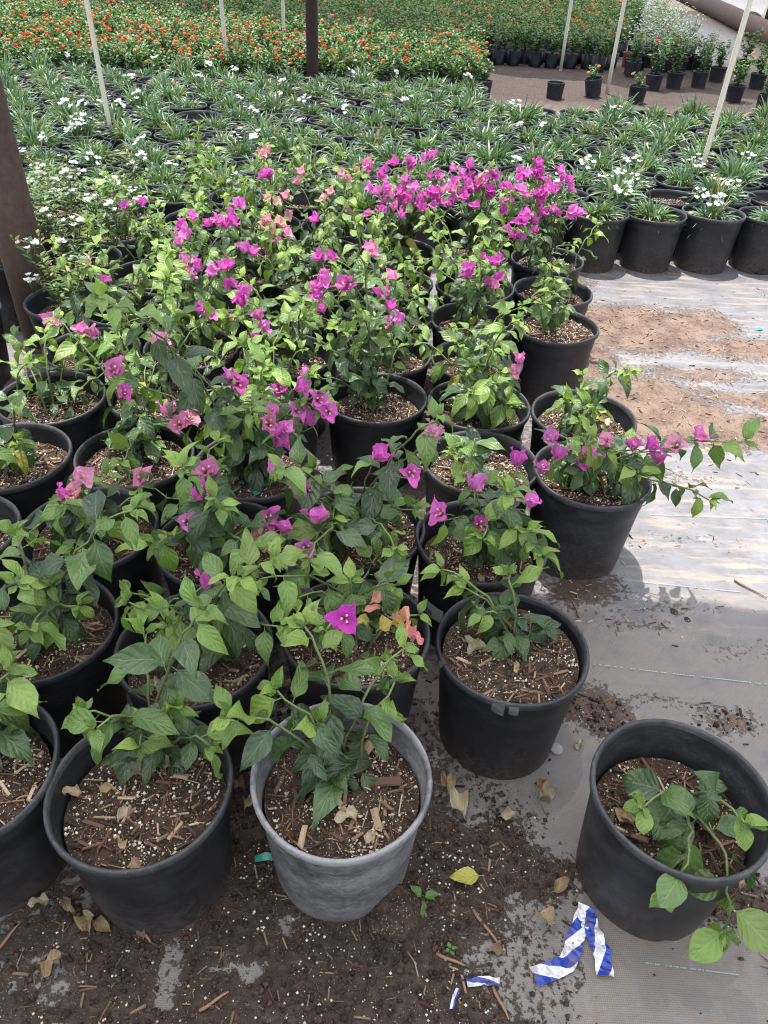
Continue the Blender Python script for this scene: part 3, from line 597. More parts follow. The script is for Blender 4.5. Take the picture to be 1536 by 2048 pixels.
# leafy shoot tips read off the photograph
TIPS = {(0, 0): [(1450, 1860, .14), (1335, 1790, .21), (1480, 1645, .30), (1285, 1610, .29)],
        (1, 1): [(885, 1135, .40), (1010, 1150, .38), (965, 1225, .33), (930, 1180, .36)], (2, 0): [(470, 1425, .41), (612, 1250, .47), (805, 1300, .41), (550, 1385, .41), (640, 1450, .33)],
        (3, 0): [(190, 1450, .40), (408, 1225, .56), (280, 1490, .33), (420, 1490, .33), (350, 1420, .36)], (4, 0): [(20, 1345, .36), (-30, 1420, .34)], (4, 1): [(265, 1020, .55), (45, 1165, .42), (150, 1210, .36), (100, 1170, .38)],
        (3, 1): [(470, 1150, .52), (545, 1120, .50), (560, 1250, .38), (340, 1250, .36)], (2, 1): [(600, 1190, .38), (790, 1170, .4), (650, 1260, .36), (700, 1170, .36)], (4, 2): [(130, 1010, .44), (60, 1060, .36), (200, 1040, .36), (150, 1100, .33)],
        (3, 2): [(362, 935, .56), (440, 1010, .48), (320, 1090, .4), (500, 1100, .42)], (2, 2): [(885, 835, .6), (790, 1090, .4), (620, 1120, .42), (560, 930, .5)], (1, 2): [(1020, 985, .5), (1080, 1110, .36), (930, 960, .42), (1050, 1060, .4)],
        (0, 3): [(1485, 885, .45), (1415, 1000, .33), (1280, 950, .38), (1210, 900, .42)], (0, 4): [(1255, 742, .52), (1130, 800, .38), (1160, 850, .36), (1190, 820, .38)], (1, 3): [(905, 915, .34), (930, 900, .36)],
        (1, 4): [(985, 770, .42), (1020, 810, .36), (940, 790, .42), (1000, 745, .42)], (1, 5): [(1045, 615, .5), (920, 690, .42), (950, 740, .38), (980, 700, .4)], (0, 6): [(1100, 585, .42), (1085, 610, .4), (1130, 620, .38)], (0, 7): [(1095, 528, .42), (1110, 560, .38)],
        (3, 3): [(215, 600, .80), (640, 790, .52), (500, 820, .5), (430, 850, .42)], (2, 4): [(712, 450, .78), (640, 690, .45), (720, 700, .42), (680, 640, .5)]}
FT = {}
for (px, py, z, col, n, pot) in FL:
    p = at(px, py, z)
    if pot is None: pot = min(B, key=lambda k: (B[k][0] - p[0]) ** 2 + (B[k][1] - p[1]) ** 2)
    FT.setdefault(pot, []).append((p, col, n))
ORD = ['front', 'second', 'third', 'fourth', 'fifth', 'sixth', 'seventh', 'eighth', 'ninth', 'tenth']; COLN = ['rightmost', 'second', 'third', 'fourth', 'fifth', 'sixth']
SPECIAL = {(0, 0): 'lone black pot with broad dark leaves hanging over its front rim', (2, 0): 'bougainvillea in a scuffed grey pot with large wood chips, front row', (3, 0): 'leafy bougainvillea in black pot at the front, left of the grey pot',
           (1, 1): 'small bougainvillea in black pot with cracked rim, right of the front group', (2, 1): 'bougainvillea with one open magenta flower and dried pink bracts, behind the grey pot', (4, 0): 'black pot cut by the left edge at the front, dusty rim',
           (0, 3): 'bougainvillea with long cane reaching right over the fabric, magenta bracts', (3, 3): 'bougainvillea with long cane arching left and teal ribbon scraps on its soil', (2, 4): 'bougainvillea with a tall dark upright cane, black pot scuffed white',
           (0, 8): 'bougainvillea covered in magenta bracts at the right rear corner of its block', (1, 8): 'bougainvillea full of magenta bracts, middle of the three rear ones', (2, 8): 'bougainvillea covered in magenta bracts, leftmost of the three rear ones'}
SPARSE = {(0, 0): 0, (1, 1): 0, (0, 6): 0, (0, 7): 1, (1, 3): 0, (0, 4): 1, (2, 0): 1, (3, 0): 2, (0, 3): 1, (1, 2): 1, (1, 4): 3, (1, 5): 2, (4, 2): 3, (4, 0): 3}
DUST = {(2, 0): 0.95, (4, 0): 0.08, (1, 1): 0.02, (0, 0): 0.10, (3, 0): 0.06, (1, 3): 0.06}
for key in sorted(B, key=lambda k: B[k][1]):
    c_, r_ = key; x, y = B[key]; r = np.random.default_rng(1000 + c_ * 31 + r_ * 7); base = np.array([x, y, 0.0])
    z0 = float(ground_z(x, y)) * 0.4; base[2] = z0
    root = empty('potted_bougainvillea', base)
    fl = FT.get(key, []); cnt = sum(f[2] for f in fl)
    if key in SPECIAL: lab = SPECIAL[key]
    else:
        kinds = [f[1] for f in fl]; cc = ('with %s bracts' % {'m': 'magenta', 'p': 'pink', 's': 'salmon'}[max(set(kinds), key=kinds.count)]) if kinds else 'without flowers'
        lab = 'bougainvillea %s in black pot, %s row from front, %s' % (cc, ORD[r_], 'rightmost column' if c_ == 0 else COLN[c_] + ' column from right')
    tag(root, lab, 'potted plant', 'bougainvilleas in black pots')
    sz = SZ + r.normal() * 0.010
    if key == (0, 0): sz = 0.175
    if key == (1, 1): sz = 0.235
    if key in ((2, 0), (3, 0)): sz = 0.205
    p_, s_ = make_pot(root, DUST.get(key, 0.01 + 0.10 * r.random() ** 2), sz)
    near = y < 2.1; shapes = BROAD + LEAF[:3] if key == (0, 0) else LEAF
    mx = Mix(); root_pt = base + np.array([r.normal() * 0.015, r.normal() * 0.015 + (0.062 if r_ == 0 and c_ else 0.02), sz - 0.01])
    ls = float(np.interp(y, [.7, 1.0, 1.4, 2.5], [.085, .081, .078, .065])) + r.normal() * 0.005
    step = 0.031 if y < 1.5 else 0.026
    if key in ((3, 3), (3, 2), (2, 2)): ls *= 1.12
    if key == (0, 0): ls = 0.070; step = 0.044
    for (px, py, z) in TIPS.get(key, []):
        via = None
        if key == (0, 0) and z < 0.22: via = base + np.array([0.0 + (px - 1345) * 0.0004, -0.11, 0.345])
        cane(root, base, mx, r, root_pt + [r.normal() * .01, r.normal() * .01, 0], at(px, py, z), ls, step, shapes, via=via)
    for (p, col, n) in fl:
        d = p - root_pt; far_ = np.hypot(d[0], d[1])
        P = cane(root, base, mx, r, root_pt + [r.normal() * .012, r.normal() * .012, 0], p - [0, 0, 0.012], ls * 0.85, step * (1.5 if len(fl) < 8 else 3.2 if len(fl) < 15 else 5), shapes, young=0.08, first=0.25, thick=0.0026, tipcl=False)
        for k in range(n):
            put_flower(root, base, p + (r.normal(size=3) * 0.017 if n > 1 else 0), r, col, near, (0.036 if y < 1.8 else 0.033) + 0.012 * r.random())
    nsh = SPARSE.get(key, ((6 if c_ in (3, 4) else 4) if y < 2.3 else 7) if y > 1.45 else 3)
    if len(fl) > 15: nsh = 5
    for k in range(nsh):
        a = r.random() * 6.283; q = 0.05 + 0.13 * r.random(); hh = 0.27 + (0.32 if y > 1.5 else 0.15) * r.random(); q *= 1.25 if y > 1.5 else 1
        cane(root, base, mx, r, root_pt + [r.normal() * .02, r.normal() * .02, 0], root_pt + np.array([q * math.cos(a), q * math.sin(a), hh - 0.19]), ls * 0.92, step, shapes, young=0.35)
    # low leaves round the crown
    for k in range(3 if key in ((1, 3), (0, 6), (0, 0), (2, 0)) else 6):
        a = r.random() * 6.283; st = root_pt + np.array([0.02 * math.cos(a), 0.02 * math.sin(a), 0.02 + 0.05 * r.random()])
        obj('leaf', shapes[int(r.integers(len(shapes)))], root, m4(frame((math.cos(a), math.sin(a), 0.35 + 0.5 * r.random()), (0, -0.1, 1)), st - base, ls * (0.6 + 0.4 * r.random())), color=GREEN[int(r.integers(5))])
    if mx.n: obj('stem', mx.mesh('stem', M['stem']), root)
    if near and y < 1.45:                              # the larger chips, one by one
        nb = 14 if key == (2, 0) else 5
        for k in range(nb):
            a = r.random() * 6.283; q = 0.105 * math.sqrt(r.random()); L = 0.018 + 0.03 * r.random() ** 1.5 * (1.6 if key == (2, 0) else 0.6)
            me = CHIP[k % 5]
            o = obj('wood_chip', me, s_, loc=(q * math.cos(a), q * math.sin(a), 0.012 + 0.004 * r.random())); o.scale = (L, L, L); o.rotation_euler = (r.normal() * 0.2, r.normal() * 0.25, r.random() * 6.28)
    B[key] = B[key] + [root, s_, p_]
# things that lie in single pots
def dry_on(parent, loc, size, color, k, rot_, name='dry_leaf', label=None):
    o = obj(name, DRY[k % 6], parent, loc=loc, color=color, label=label); o.scale = (size,) * 3; o.rotation_euler = rot_; return o
TAN = [(0.34, 0.23, 0.14), (0.40, 0.30, 0.19), (0.24, 0.155, 0.10), (0.46, 0.38, 0.27)]
for key, n in {(3, 0): 7, (2, 0): 4, (1, 1): 4, (4, 1): 3, (3, 1): 3, (0, 3): 3, (0, 4): 4, (2, 2): 3, (4, 0): 2, (0, 0): 3, (1, 2): 4}.items():
    for k in range(n):
        a = rnd.random() * 6.283; q = 0.05 + 0.06 * rnd.random()
        dry_on(B[key][3], (q * math.cos(a), q * math.sin(a), 0.012), 0.022 + 0.022 * rnd.random(), TAN[rnd.randrange(4)], rnd.randrange(6), (rnd.uniform(-.4, .4), rnd.uniform(-.4, .4), rnd.random() * 6.28))
rt = B[(2, 1)][2]; b0 = np.array([*B[(2, 1)][:2], 0]); rq = np.random.default_rng(3)
for (px, py, z, sz_) in [(690, 1238, .44, .035)]:     # the open flower seen from the front, florets showing
    p = at(px, py, z); ax = np.array([0.05, -0.75, 0.75]); f = obj('flower', CORE, rt, m4(frame(np.cross(ax, [.3, .8, .1]), ax), p - b0, sz_))
    for k in range(3):
        a = k * 2.094; obj('bract', BRACT[k][3], f, m4(frame((math.cos(a), math.sin(a), .75), (-math.cos(a) * .75, -math.sin(a) * .75, 1)), (0, 0, 0), 1.2), color=(0.60, 0.06, 0.48))
    mq = Mix(); q0 = b0 + [0, 0.0, .2]; tube(mq, bez(q0, (q0 + p) / 2 + [0, .02, .08], p - [0, 0, .02], 8) - b0, np.linspace(.003, .0016, 8), (.09, .08, .04), (.14, .22, .06)); obj('stem', mq.mesh('stem', M['stem']), rt)
b0 = np.array([*B[(2, 1)][:2], 0])
for (px, py, col, s) in [(790, 1240, (0.62, 0.27, 0.2), .045), (765, 1215, (0.62, 0.26, 0.2), .04), (820, 1268, (0.62, 0.2, 0.24), .034), (755, 1272, (0.36, 0.27, 0.05), .05), (742, 1248, (0.30, 0.26, 0.06), .045), (800, 1225, (0.64, 0.3, 0.24), .045), (812, 1248, (0.62, 0.25, 0.22), .04), (770, 1195, (0.6, 0.3, 0.22), .04)]:
    p = at(px, py, 0.33) - b0; dry_on(rt, p, s, col, rnd.randrange(6), (rnd.uniform(-.3, .3), rnd.uniform(-.3, .3), rnd.random() * 6.28), 'dry_bract' if col[2] > .1 else 'yellow_leaf')
mx = Mix()
for k in range(9):                                      # scraps of teal ribbon on the soil
    a = rnd.random() * 6.28; c = np.array([-0.02 + rnd.uniform(-.05, .06), -0.03 + rnd.uniform(-.05, .04), 0.012]); d = np.array([math.cos(a), math.sin(a), rnd.uniform(-.2, .5)]) * 0.02; e = np.array([-math.sin(a), math.cos(a), rnd.uniform(-.4, .4)]) * 0.006
    mx.add([c - d - e, c + d - e * .5, c + d * 1.1 + e, c - d * .8 + e], [[0, 1, 2, 3]], (0.02, 0.25, 0.2))
obj('ribbon_scrap', mx.mesh('ribbon_scrap', M['teal'], False), B[(3, 3)][3])
dry_on(B[(0, 4)][3], (0.075, -0.02, 0.02), 0.05, (0.55, 0.45, 0.3), 2, (0.3, 0, 1))
def patch_on_pot(root, ang0, ang1, z0, z1, off, m, name, label=None):
    V = []; n = 8; ra = lambda z: 0.1195 + (z / 0.209) * 0.0155
    for i in range(n + 1):
        a = ang0 + (ang1 - ang0) * i / n
        for z in (z0, z1): V.append(((ra(z) + off) * math.cos(a), (ra(z) + off) * math.sin(a), z))
    return obj(name, mesh(name, V, [[2 * i, 2 * i + 2, 2 * i + 3, 2 * i + 1] for i in range(n)], m), root, label=label)
patch_on_pot(B[(1, 2)][2], math.radians(208), math.radians(236), 0.10, 0.145, 0.006, M['paper'], 'sticker', 'white barcode sticker on the pot side')
for k in range(12):
    a0 = 209 + k * 1.1 + (0.3 if k % 3 else 0); patch_on_pot(B[(1, 2)][2], math.radians(a0), math.radians(a0 + (0.7 if k % 3 else 0.35)), 0.106, 0.122, 0.0068, M['dark_steel'], 'barcode_bar')
# cracked rim of the pot on the right of the group
rimp = B[(1, 1)][2]
for (a, l, tw) in [(250, 9, .5), (262, 7, -.4), (197, 6, .7)]:
    a0 = math.radians(a); V = []
    for i in range(5):
        t = a0 + math.radians(l) * i / 4; k = i / 4
        for rr, z in ((0.1475 + 0.006 * k * tw, 0.246 - 0.006 * k), (0.150 + 0.006 * k * tw, 0.258), (0.141, 0.2675 + 0.004 * k)): V.append((rr * math.cos(t), rr * math.sin(t), z))
    o = obj('rim_splinter', mesh('rim_splinter', V, [[3 * i + j, 3 * i + j + 3, 3 * i + j + 4, 3 * i + j + 1] for i in range(4) for j in range(2)], M['pot']), rimp, color=(0.45, 0, 0))

# ------------------------------------------------------------------ bed of low strap-leaved plants with white flowers
def strap_base(n=6):
    V = []; F = []; UV = []
    for i in range(n):
        t = i / (n - 1); wd = 0.5 * (0.55 + 0.9 * t - 1.45 * t ** 2.4) if i < n - 1 else 0.0
        for u in (-1, 0, 1): V.append((u * wd, t, abs(u) * wd * 0.35)); UV.append((0.5 + u * 0.5, t))
    F = [[3 * i + j, 3 * i + j + 1, 3 * i + j + 4, 3 * i + j + 3] for i in range(n - 1) for j in range(2)]
    return np.array(V), F
def arching(mx, p, d, L, wd, droop, col, base, twist=0.0, nrm=(0, 0, 1)):
    V, F = base; R = frame(d, nrm); t = V[:, 1]
    if twist: c, s = math.cos(twist), math.sin(twist); x, z = V[:, 0] * c - V[:, 2] * s, V[:, 0] * s + V[:, 2] * c
    else: x, z = V[:, 0], V[:, 2]
    W = np.outer(x * wd, R[:, 0]) + np.outer(t * L, R[:, 1]) + np.outer(z * wd, R[:, 2]); W[:, 2] -= droop * L * t ** 2
    mx.add(W + p, F, col)
SB = strap_base(5)
STRAP = np.array([(0.058, 0.106, 0.060), (0.078, 0.134, 0.074), (0.095, 0.152, 0.085), (0.062, 0.110, 0.075), (0.12, 0.175, 0.070)])
def strap_foliage(k, n=190):
    r = np.random.default_rng(300 + k); mx = Mix()
    for i in range(n):
        a = r.random() * 6.283; q = 0.06 * math.sqrt(r.random()); el = 0.1 + 1.2 * r.random(); el = el if q > 0.03 else el + 0.2
        p = np.array([q * math.cos(a), q * math.sin(a), 0.0]); a2 = a + r.normal() * 0.7
        L = 0.11 + 0.09 * r.random(); dead = r.random() < 0.05
        col = np.array((0.36, 0.26, 0.14)) * (0.8 + .4 * r.random()) if dead else STRAP[int(r.integers(5))] * (1.05 + 0.9 * r.random())
        arching(mx, p + [0, 0, 0.05 * r.random()], (math.cos(a2) * math.cos(el), math.sin(a2) * math.cos(el), math.sin(el)), L, 0.010 + 0.009 * r.random(), 0.2 + 0.5 * r.random(), col, SB, r.normal() * 0.6)
    return mx.mesh('foliage', M['strap'])
STRAPF = [strap_foliage(k) for k in range(6)]
def white_cluster(k, n=7, rr=0.016):
    r = np.random.default_rng(500 + k); mx = Mix(); V0, F0, _ = leaf_shape(0.8, 0.2, -0.2, 0.1, 0, nl=4, nw=3, petiole=0.0)
    for i in range(n):
        c = r.normal(size=3) * rr * np.array([1, 1, 0.5]); ax = np.array([r.normal() * .5, r.normal() * .5, 1.0])
        for q in range(5):
            a = q * 1.2566 + i; R = frame((math.cos(a), math.sin(a), 0.35), ax); mx.add((V0 * (0.011 + 0.007 * r.random())) @ R.T + c, F0, (0.80, 0.80, 0.78))
        tube(mx, [c * 0.2 + [0, 0, -0.05], c], [0.0012, 0.0012], (0.12, 0.2, 0.06), None, 3)
    return mx.mesh('flower_cluster', M['petal'])
WHITE = [white_cluster(k) for k in range(4)]
def ordinal(n): return {1: 'first', 2: 'second', 3: 'third', 4: 'fourth', 5: 'fifth', 6: 'sixth', 7: 'seventh', 8: 'eighth', 9: 'ninth', 10: 'tenth', 11: 'eleventh', 12: 'twelfth', 13: 'thirteenth', 14: 'fourteenth', 15: 'fifteenth', 16: 'sixteenth', 17: 'seventeenth', 18: 'eighteenth', 19: 'nineteenth', 20: 'twentieth'}.get(n, '%dth' % n)
SLOPE = 0.11; nbed = 0
for row in range(12):
    cells = []
    for i in range(-16, 16):
        x = 0.961 + i * 0.287 + (0.14 if row % 2 else 0) + rnd.gauss(0, .012) * (row > 0); y = 3.83 + row * 0.287 + SLOPE * (x - 0.96) * (1 if x > .9 else 0.25) + rnd.gauss(0, .012) * (row > 0)
        if row == 0 and x > 0.9: y -= 0.0
        if y > 7.42 + .157 * x or (x > .6 and y > 6.35): continue
        if on_frame((x, y, .3), 90) and not (x < -1.55 and y < 3.75): cells.append((x, y))
    for ci, (x, y) in enumerate(cells):
        r = np.random.default_rng(7000 + row * 50 + ci)
        root = empty('potted_strap_plant', (x, y, 0)); place = '%s row, %s from left' % ('front' if row == 0 else ordinal(row + 1), ordinal(ci + 1))
        bare = (abs(x - 2.05) < .15 and 4.2 < y < 4.75) or (row == 0 and abs(x + .47) < .15) or (r.random() < 0.03)
        make_pot(root, 0.02 + 0.06 * r.random(), 0.20 + r.normal() * 0.008)
        if bare:
            tag(root, 'bare black pot of soil in the white-flowered bed, ' + place, 'potted plant', 'pots of the strap-leaved bed'); nbed += 1; continue
        s = 0.66 + 0.36 * r.random(); o = obj('foliage', STRAPF[int(r.integers(6))], root, loc=(r.normal() * .01, r.normal() * .01, 0.205), kind='stuff'); o.scale = (s, s, s * (0.95 + .45 * r.random())); o.rotation_euler = (r.normal() * .08, r.normal() * .08, r.random() * 6.28)
        pw = 0.38 if x > 1.0 else 0.2; nf = int(r.choice([0, 1, 2, 3], p=[1 - pw, pw * .45, pw * .35, pw * .2])) if row < 6 else int(r.random() < .22)
        if y < 4.5 and x > .3 and r.random() < .6: nf += 1
        for k in range(nf):
            a = r.random() * 6.28; q = 0.10 * math.sqrt(r.random()); f = obj('flower_cluster', WHITE[int(r.integers(4))], root, loc=(q * math.cos(a), q * math.sin(a), 0.33 + 0.04 * r.random())); f.scale = (.95 + .5 * r.random(),) * 3; f.rotation_euler = (r.normal() * .3, r.normal() * .3, r.random() * 6.28)
        tag(root, 'low strap-leaved plant %s, %s' % ('with white flowers' if nf else 'without flowers', place), 'potted plant', 'pots of the strap-leaved bed'); nbed += 1

# ------------------------------------------------------------------ pots of airy white-flowered plants on the left
SL = leaf_shape(0.34, 0.2, 0.2, 0.04, 0.0, nl=4, nw=3, petiole=0.05)
def airy(k):
    r = np.random.default_rng(640 + k); mx = Mix(); tips = []
    for s in range(20):
        a = r.random() * 6.283; q = 0.14 * math.sqrt(r.random()); h = 0.16 + 0.14 * r.random(); p0 = np.array([0.03 * math.cos(a), 0.03 * math.sin(a), 0]); p2 = np.array([q * math.cos(a), q * math.sin(a), h])
        P = bez(p0, np.array([p2[0] * .5, p2[1] * .5, h * .7]), p2, 7); tube(mx, P, np.linspace(.0016, .0008, 7), (0.16, 0.12, 0.06), (0.18, 0.24, 0.07), 3); tips.append(P[-1])
        for j in range(24):
            t = 0.15 + 0.85 * r.random(); p = np.array([np.interp(t, np.linspace(0, 1, 7), P[:, c]) for c in range(3)]); b = r.random() * 6.283
            c = np.array((0.16, 0.22, 0.06)) if r.random() < .45 else np.array((0.09, 0.17, 0.05)); c = np.array((0.25, 0.19, 0.08)) if r.random() < .1 else c
            mx.add((SL[0] * (0.022 + 0.016 * r.random())) @ frame((math.cos(b), math.sin(b), 0.5), (0, 0, 1)).T + p, SL[1], c * (0.8 + .4 * r.random()))
    return mx.mesh('foliage', M['foliage']), tips
AIRY = [airy(k) for k in range(4)]
PH = [(-1.12, 2.51), (-1.215, 2.905), (-1.185, 3.215), (-1.20, 3.52), (-1.50, 3.50), (-1.49, 3.19), (-1.53, 2.89), (-1.475, 2.40), (-1.80, 3.35), (-1.36, 2.10)]
PHL = ['nearest the rusty post, right of it', 'right of the rusty post, second back', 'third back beside the bougainvilleas', 'rearmost beside the bougainvilleas', 'rearmost of the second column', 'middle of the second column', 'just behind the rusty post', 'partly hidden left of the rusty post', 'at the left edge behind the post', 'in front of the rusty post at the left edge']
for k, (x, y) in enumerate(PH):
    r = np.random.default_rng(8100 + k); root = empty('potted_airy_plant', (x, y, 0)); make_pot(root, 0.05 + 0.1 * r.random(), 0.205)
    fo, tips = AIRY[k % 4]; a0 = r.random() * 6.28; s = 0.95 + .25 * r.random(); o = obj('foliage', fo, root, loc=(0, 0, 0.2), kind='stuff'); o.rotation_euler = (0, 0, a0); o.scale = (s, s, s)
    order = list(r.permutation(20))[:int(3 + r.integers(5))]
    for j in order:
        t = tips[j] * s; c, sn = math.cos(a0), math.sin(a0); f = obj('flower_cluster', WHITE[int(r.integers(4))], root, loc=(t[0] * c - t[1] * sn, t[0] * sn + t[1] * c, 0.2 + t[2])); f.scale = (.75 + .3 * r.random(),) * 3
    tag(root, 'airy white-flowered plant with small leaves, ' + PHL[k], 'potted plant', 'airy white-flowered plants')

# ------------------------------------------------------------------ orange-flowered shrubs in rows
def shrub(k, n=240, H=0.34, W=0.17, greens=None, lsz=0.04, seed=0):
    r = np.random.default_rng(700 + k + seed); mx = Mix(); tips = []
    for s in range(9):
        a = r.random() * 6.283; q = W * math.sqrt(r.random()); h = H * (0.6 + 0.5 * r.random()); p2 = np.array([q * math.cos(a), q * math.sin(a), h]); P = bez(np.zeros(3), np.array([p2[0] * .3, p2[1] * .3, h * .6]), p2, 5)
        tube(mx, P, np.linspace(.003, .0014, 5), (0.10, 0.08, 0.04), (0.12, 0.17, 0.05), 3); tips.append(P[-1])
        for j in range(n // 9):
            t = 0.2 + 0.8 * r.random(); p = np.array([np.interp(t, np.linspace(0, 1, 5), P[:, c]) for c in range(3)]) + r.normal(size=3) * 0.016; b = r.random() * 6.283
            c = greens[int(r.integers(len(greens)))] * (0.7 + .6 * r.random()); mx.add((SL2[0] * lsz * (0.8 + 0.7 * r.random())) @ frame((math.cos(b), math.sin(b), 0.3 + .4 * r.normal()), (r.normal() * .3, r.normal() * .3, 1)).T + p, SL2[1], c)
    return mx, tips
SL2 = leaf_shape(0.62, 0.25, 0.2, 0.05, 0.0, nl=4, nw=3, petiole=0.0)
LANG = np.array([(0.06, 0.135, 0.035), (0.085, 0.18, 0.04), (0.045, 0.105, 0.035), (0.13, 0.23, 0.05)])
SILV = np.array([(0.42, 0.45, 0.42), (0.52, 0.54, 0.52), (0.30, 0.35, 0.29), (0.18, 0.24, 0.15)])
LANM = [shrub(k, greens=LANG) for k in range(6)]; LAN = [(a.mesh('foliage', M['foliage']), t) for a, t in LANM]
SIL = [shrub(k, 190, 0.36, 0.16, SILV, 0.032, 50)[0].mesh('foliage', M['foliage']) for k in range(3)]
def head(k, cols):
    r = np.random.default_rng(880 + k); mx = Mix(); n = 16
    for i in range(n):
        z = 1 - i / n * 1.1; a = i * 2.4; rr = math.sqrt(max(0, 1 - z * z)); c = np.array([rr * math.cos(a), rr * math.sin(a), z * 0.7]) * 0.013
        R = frame(np.cross(c + 1e-4, [0.2, 0.3, 1]), c + [0, 0, .004]); q = np.array([(-1, -1, 0), (1, -1, 0.1), (1, 1, 0), (-1, 1, 0.1)]) * 0.0052; mx.add(q @ R.T + c, [[0, 1, 2, 3]], cols[int(r.integers(len(cols)))])
    return mx
ORG = np.array([(0.62, 0.17, 0.05), (0.66, 0.24, 0.065), (0.58, 0.11, 0.04), (0.68, 0.31, 0.085)])
REDS = np.array([(0.70, 0.05, 0.015), (0.72, 0.09, 0.02)])
HEADM = [head(0, ORG), head(1, REDS), head(2, ORG[[1, 3]])]; HEAD = [h.mesh('flower_head', M['petal']) for h in HEADM]
LS = 0.58
def lantana(x, y, k, lab, pot=True, nh=7, sc_=1.0, group='orange-flowered shrubs in rows', heads=True, tilt=None):
    r = np.random.default_rng(9000 + k); root = empty('potted_flowering_shrub', (x, y, 0)); root.scale = (LS,) * 3
    if pot: make_pot(root, 0.03 + .1 * r.random(), 0.21, mulch=y < 8.2)
    fo, tips = LAN[int(r.integers(6))]; a0 = r.random() * 6.28; o = obj('foliage', fo, root, loc=(0, 0, 0.2), kind='stuff'); o.rotation_euler = (0, 0, a0); o.scale = (sc_, sc_, sc_ * (0.85 + .35 * r.random()))
    for j in range(nh):
        t = tips[j % 9] * sc_ + r.normal(size=3) * [.025, .025, .02] + (r.normal(size=3) * [.05, .05, .03] if j > 8 else 0); c, sn = math.cos(a0), math.sin(a0); s = 1.5 + 1.0 * r.random()
        f = obj('flower_head', HEAD[int(r.choice(3, p=[.55, .25, .2]))], root, loc=(t[0] * c - t[1] * sn, t[0] * sn + t[1] * c, 0.21 + t[2] * o.scale[2] / sc_)); f.scale = (s, s, s)
    tag(root, lab, 'potted plant', group); return root
SP = 0.205; rows = []
for row in range(40):
    cells = []
    for i in range(-50, 50):
        x = i * SP + (SP / 2 if row % 2 else 0) + rnd.gauss(0, .02); y = 7.72 + row * SP * 0.96 + 0.157 * x * (1 if x < 1 else 0) + rnd.gauss(0, .02)
        if not on_frame((x, y, .45), 40): continue
        if x > 0.78 and y < 10.3 - .22 * x: continue
        if x > 2.3 + (y - 10) * 0.3: continue
        if rnd.random() < .03: continue
        cells.append((x, y))
    rows.append(cells)
allc = [(x, y, ri, ci) for ri, cells in enumerate(rows) for ci, (x, y) in enumerate(cells)]
allc.sort(key=lambda c: c[1]); near_l, far_l = allc[:290], allc[290:]
for k, (x, y, ri, ci) in enumerate(near_l):
    lantana(x, y, k, 'orange-flowered shrub in black pot, %s row, %s from left' % ('front' if ri == 0 else ordinal(ri + 1), ordinal(ci + 1)), nh=int(max(0, (10 if y < 8.9 - .1 * x else 3.5) * (fbm(np.array(x * .9 + 20), np.array(y * .9), 3) - .22) + rnd.uniform(-1, 1.5))), sc_=1.05 + .4 * rnd.random())
if far_l:
    mx = Mix()
    for (x, y, ri, ci) in far_l:
        s, tips = LANM[rnd.randrange(6)]; a = rnd.random() * 6.28; R = np.array([[math.cos(a), -math.sin(a), 0], [math.sin(a), math.cos(a), 0], [0, 0, 1]]) * LS * rnd.uniform(1.05, 1.45)
        p = np.array([x, y, 0.12]); mx.add(np.vstack(s.V) @ R.T + p, s.F, np.vstack(s.C))
        for t in tips[:rnd.choice((0, 0, 1, 1, 2))]:
            h = HEADM[rnd.randrange(3)]; mx.add(np.vstack(h.V) * 1.25 + R @ t + p, h.F, np.vstack(h.C))
        V, F = lathe([(0.07, 0.0), (0.084, 0.154), (0.075, 0.145), (0.012, 0.12)], 8); mx.add(V + [x, y, 0], F, (0.012, 0.012, 0.015))
    o = obj('distant_flowering_shrubs', mx.mesh('distant_flowering_shrubs', M['foliage'])); o['kind'] = 'stuff'; tag(o, 'far mass of orange-flowered shrubs in rows beyond', 'shrubs')
# clearing: single pots
def solo(px, py, lab, plant=None, tiltx=0.0, tilty=0.0, k=0):
    p = at(px, py, 0.0)
    if plant:
        root = lantana(p[0], p[1], 400 + k, lab, nh=plant, sc_=.75 if k < 5 else 1.5, group='single pots in the clearing'); root.rotation_euler = (tiltx, tilty, 0)
    else:
        root = empty('empty_nursery_pot', p); root.scale = (LS,) * 3; make_pot(root, 0.08, 0.12); tag(root, lab, 'pot', 'single pots in the clearing')
    if tiltx or tilty: root.location[2] = 0.119 * max(abs(math.sin(tiltx)), abs(math.sin(tilty)))
    return root
solo(1107, 200, 'empty black pot at the front left of the clearing')
solo(1185, 196, 'tilted black pot with a shrub flopping left in the clearing', 3, 0.05, -0.16, 1)
solo(1270, 208, 'black pot with a few leaves at the front right of the clearing', 1, k=2)
for j, (px, py, lab) in enumerate([(1303, 182, 'shrub in black pot behind the front right pot of the clearing'), (1262, 155, 'black pot with sparse shrub near the white stake, left'), (1345, 178, 'second shrub from left along the right side of the clearing'), (1395, 176, 'third shrub from left along the right side of the clearing'), (1465, 205, 'tall shrub in black pot right of the clearing, nearest row'), (1525, 225, 'bright green shrub in black pot at the right edge of the clearing'), (1430, 165, 'shrub behind the tall one right of the clearing'), (1510, 180, 'tangled shrub near the right edge behind the bright green one'), (1345, 148, 'rear shrub on the right of the clearing, left one'), (1395, 145, 'rear shrub on the right of the clearing, right one'), (1480, 150, 'rear shrub near the right picture edge')]):
    solo(px, py, lab, 1 + (j == 4), k=10 + j)
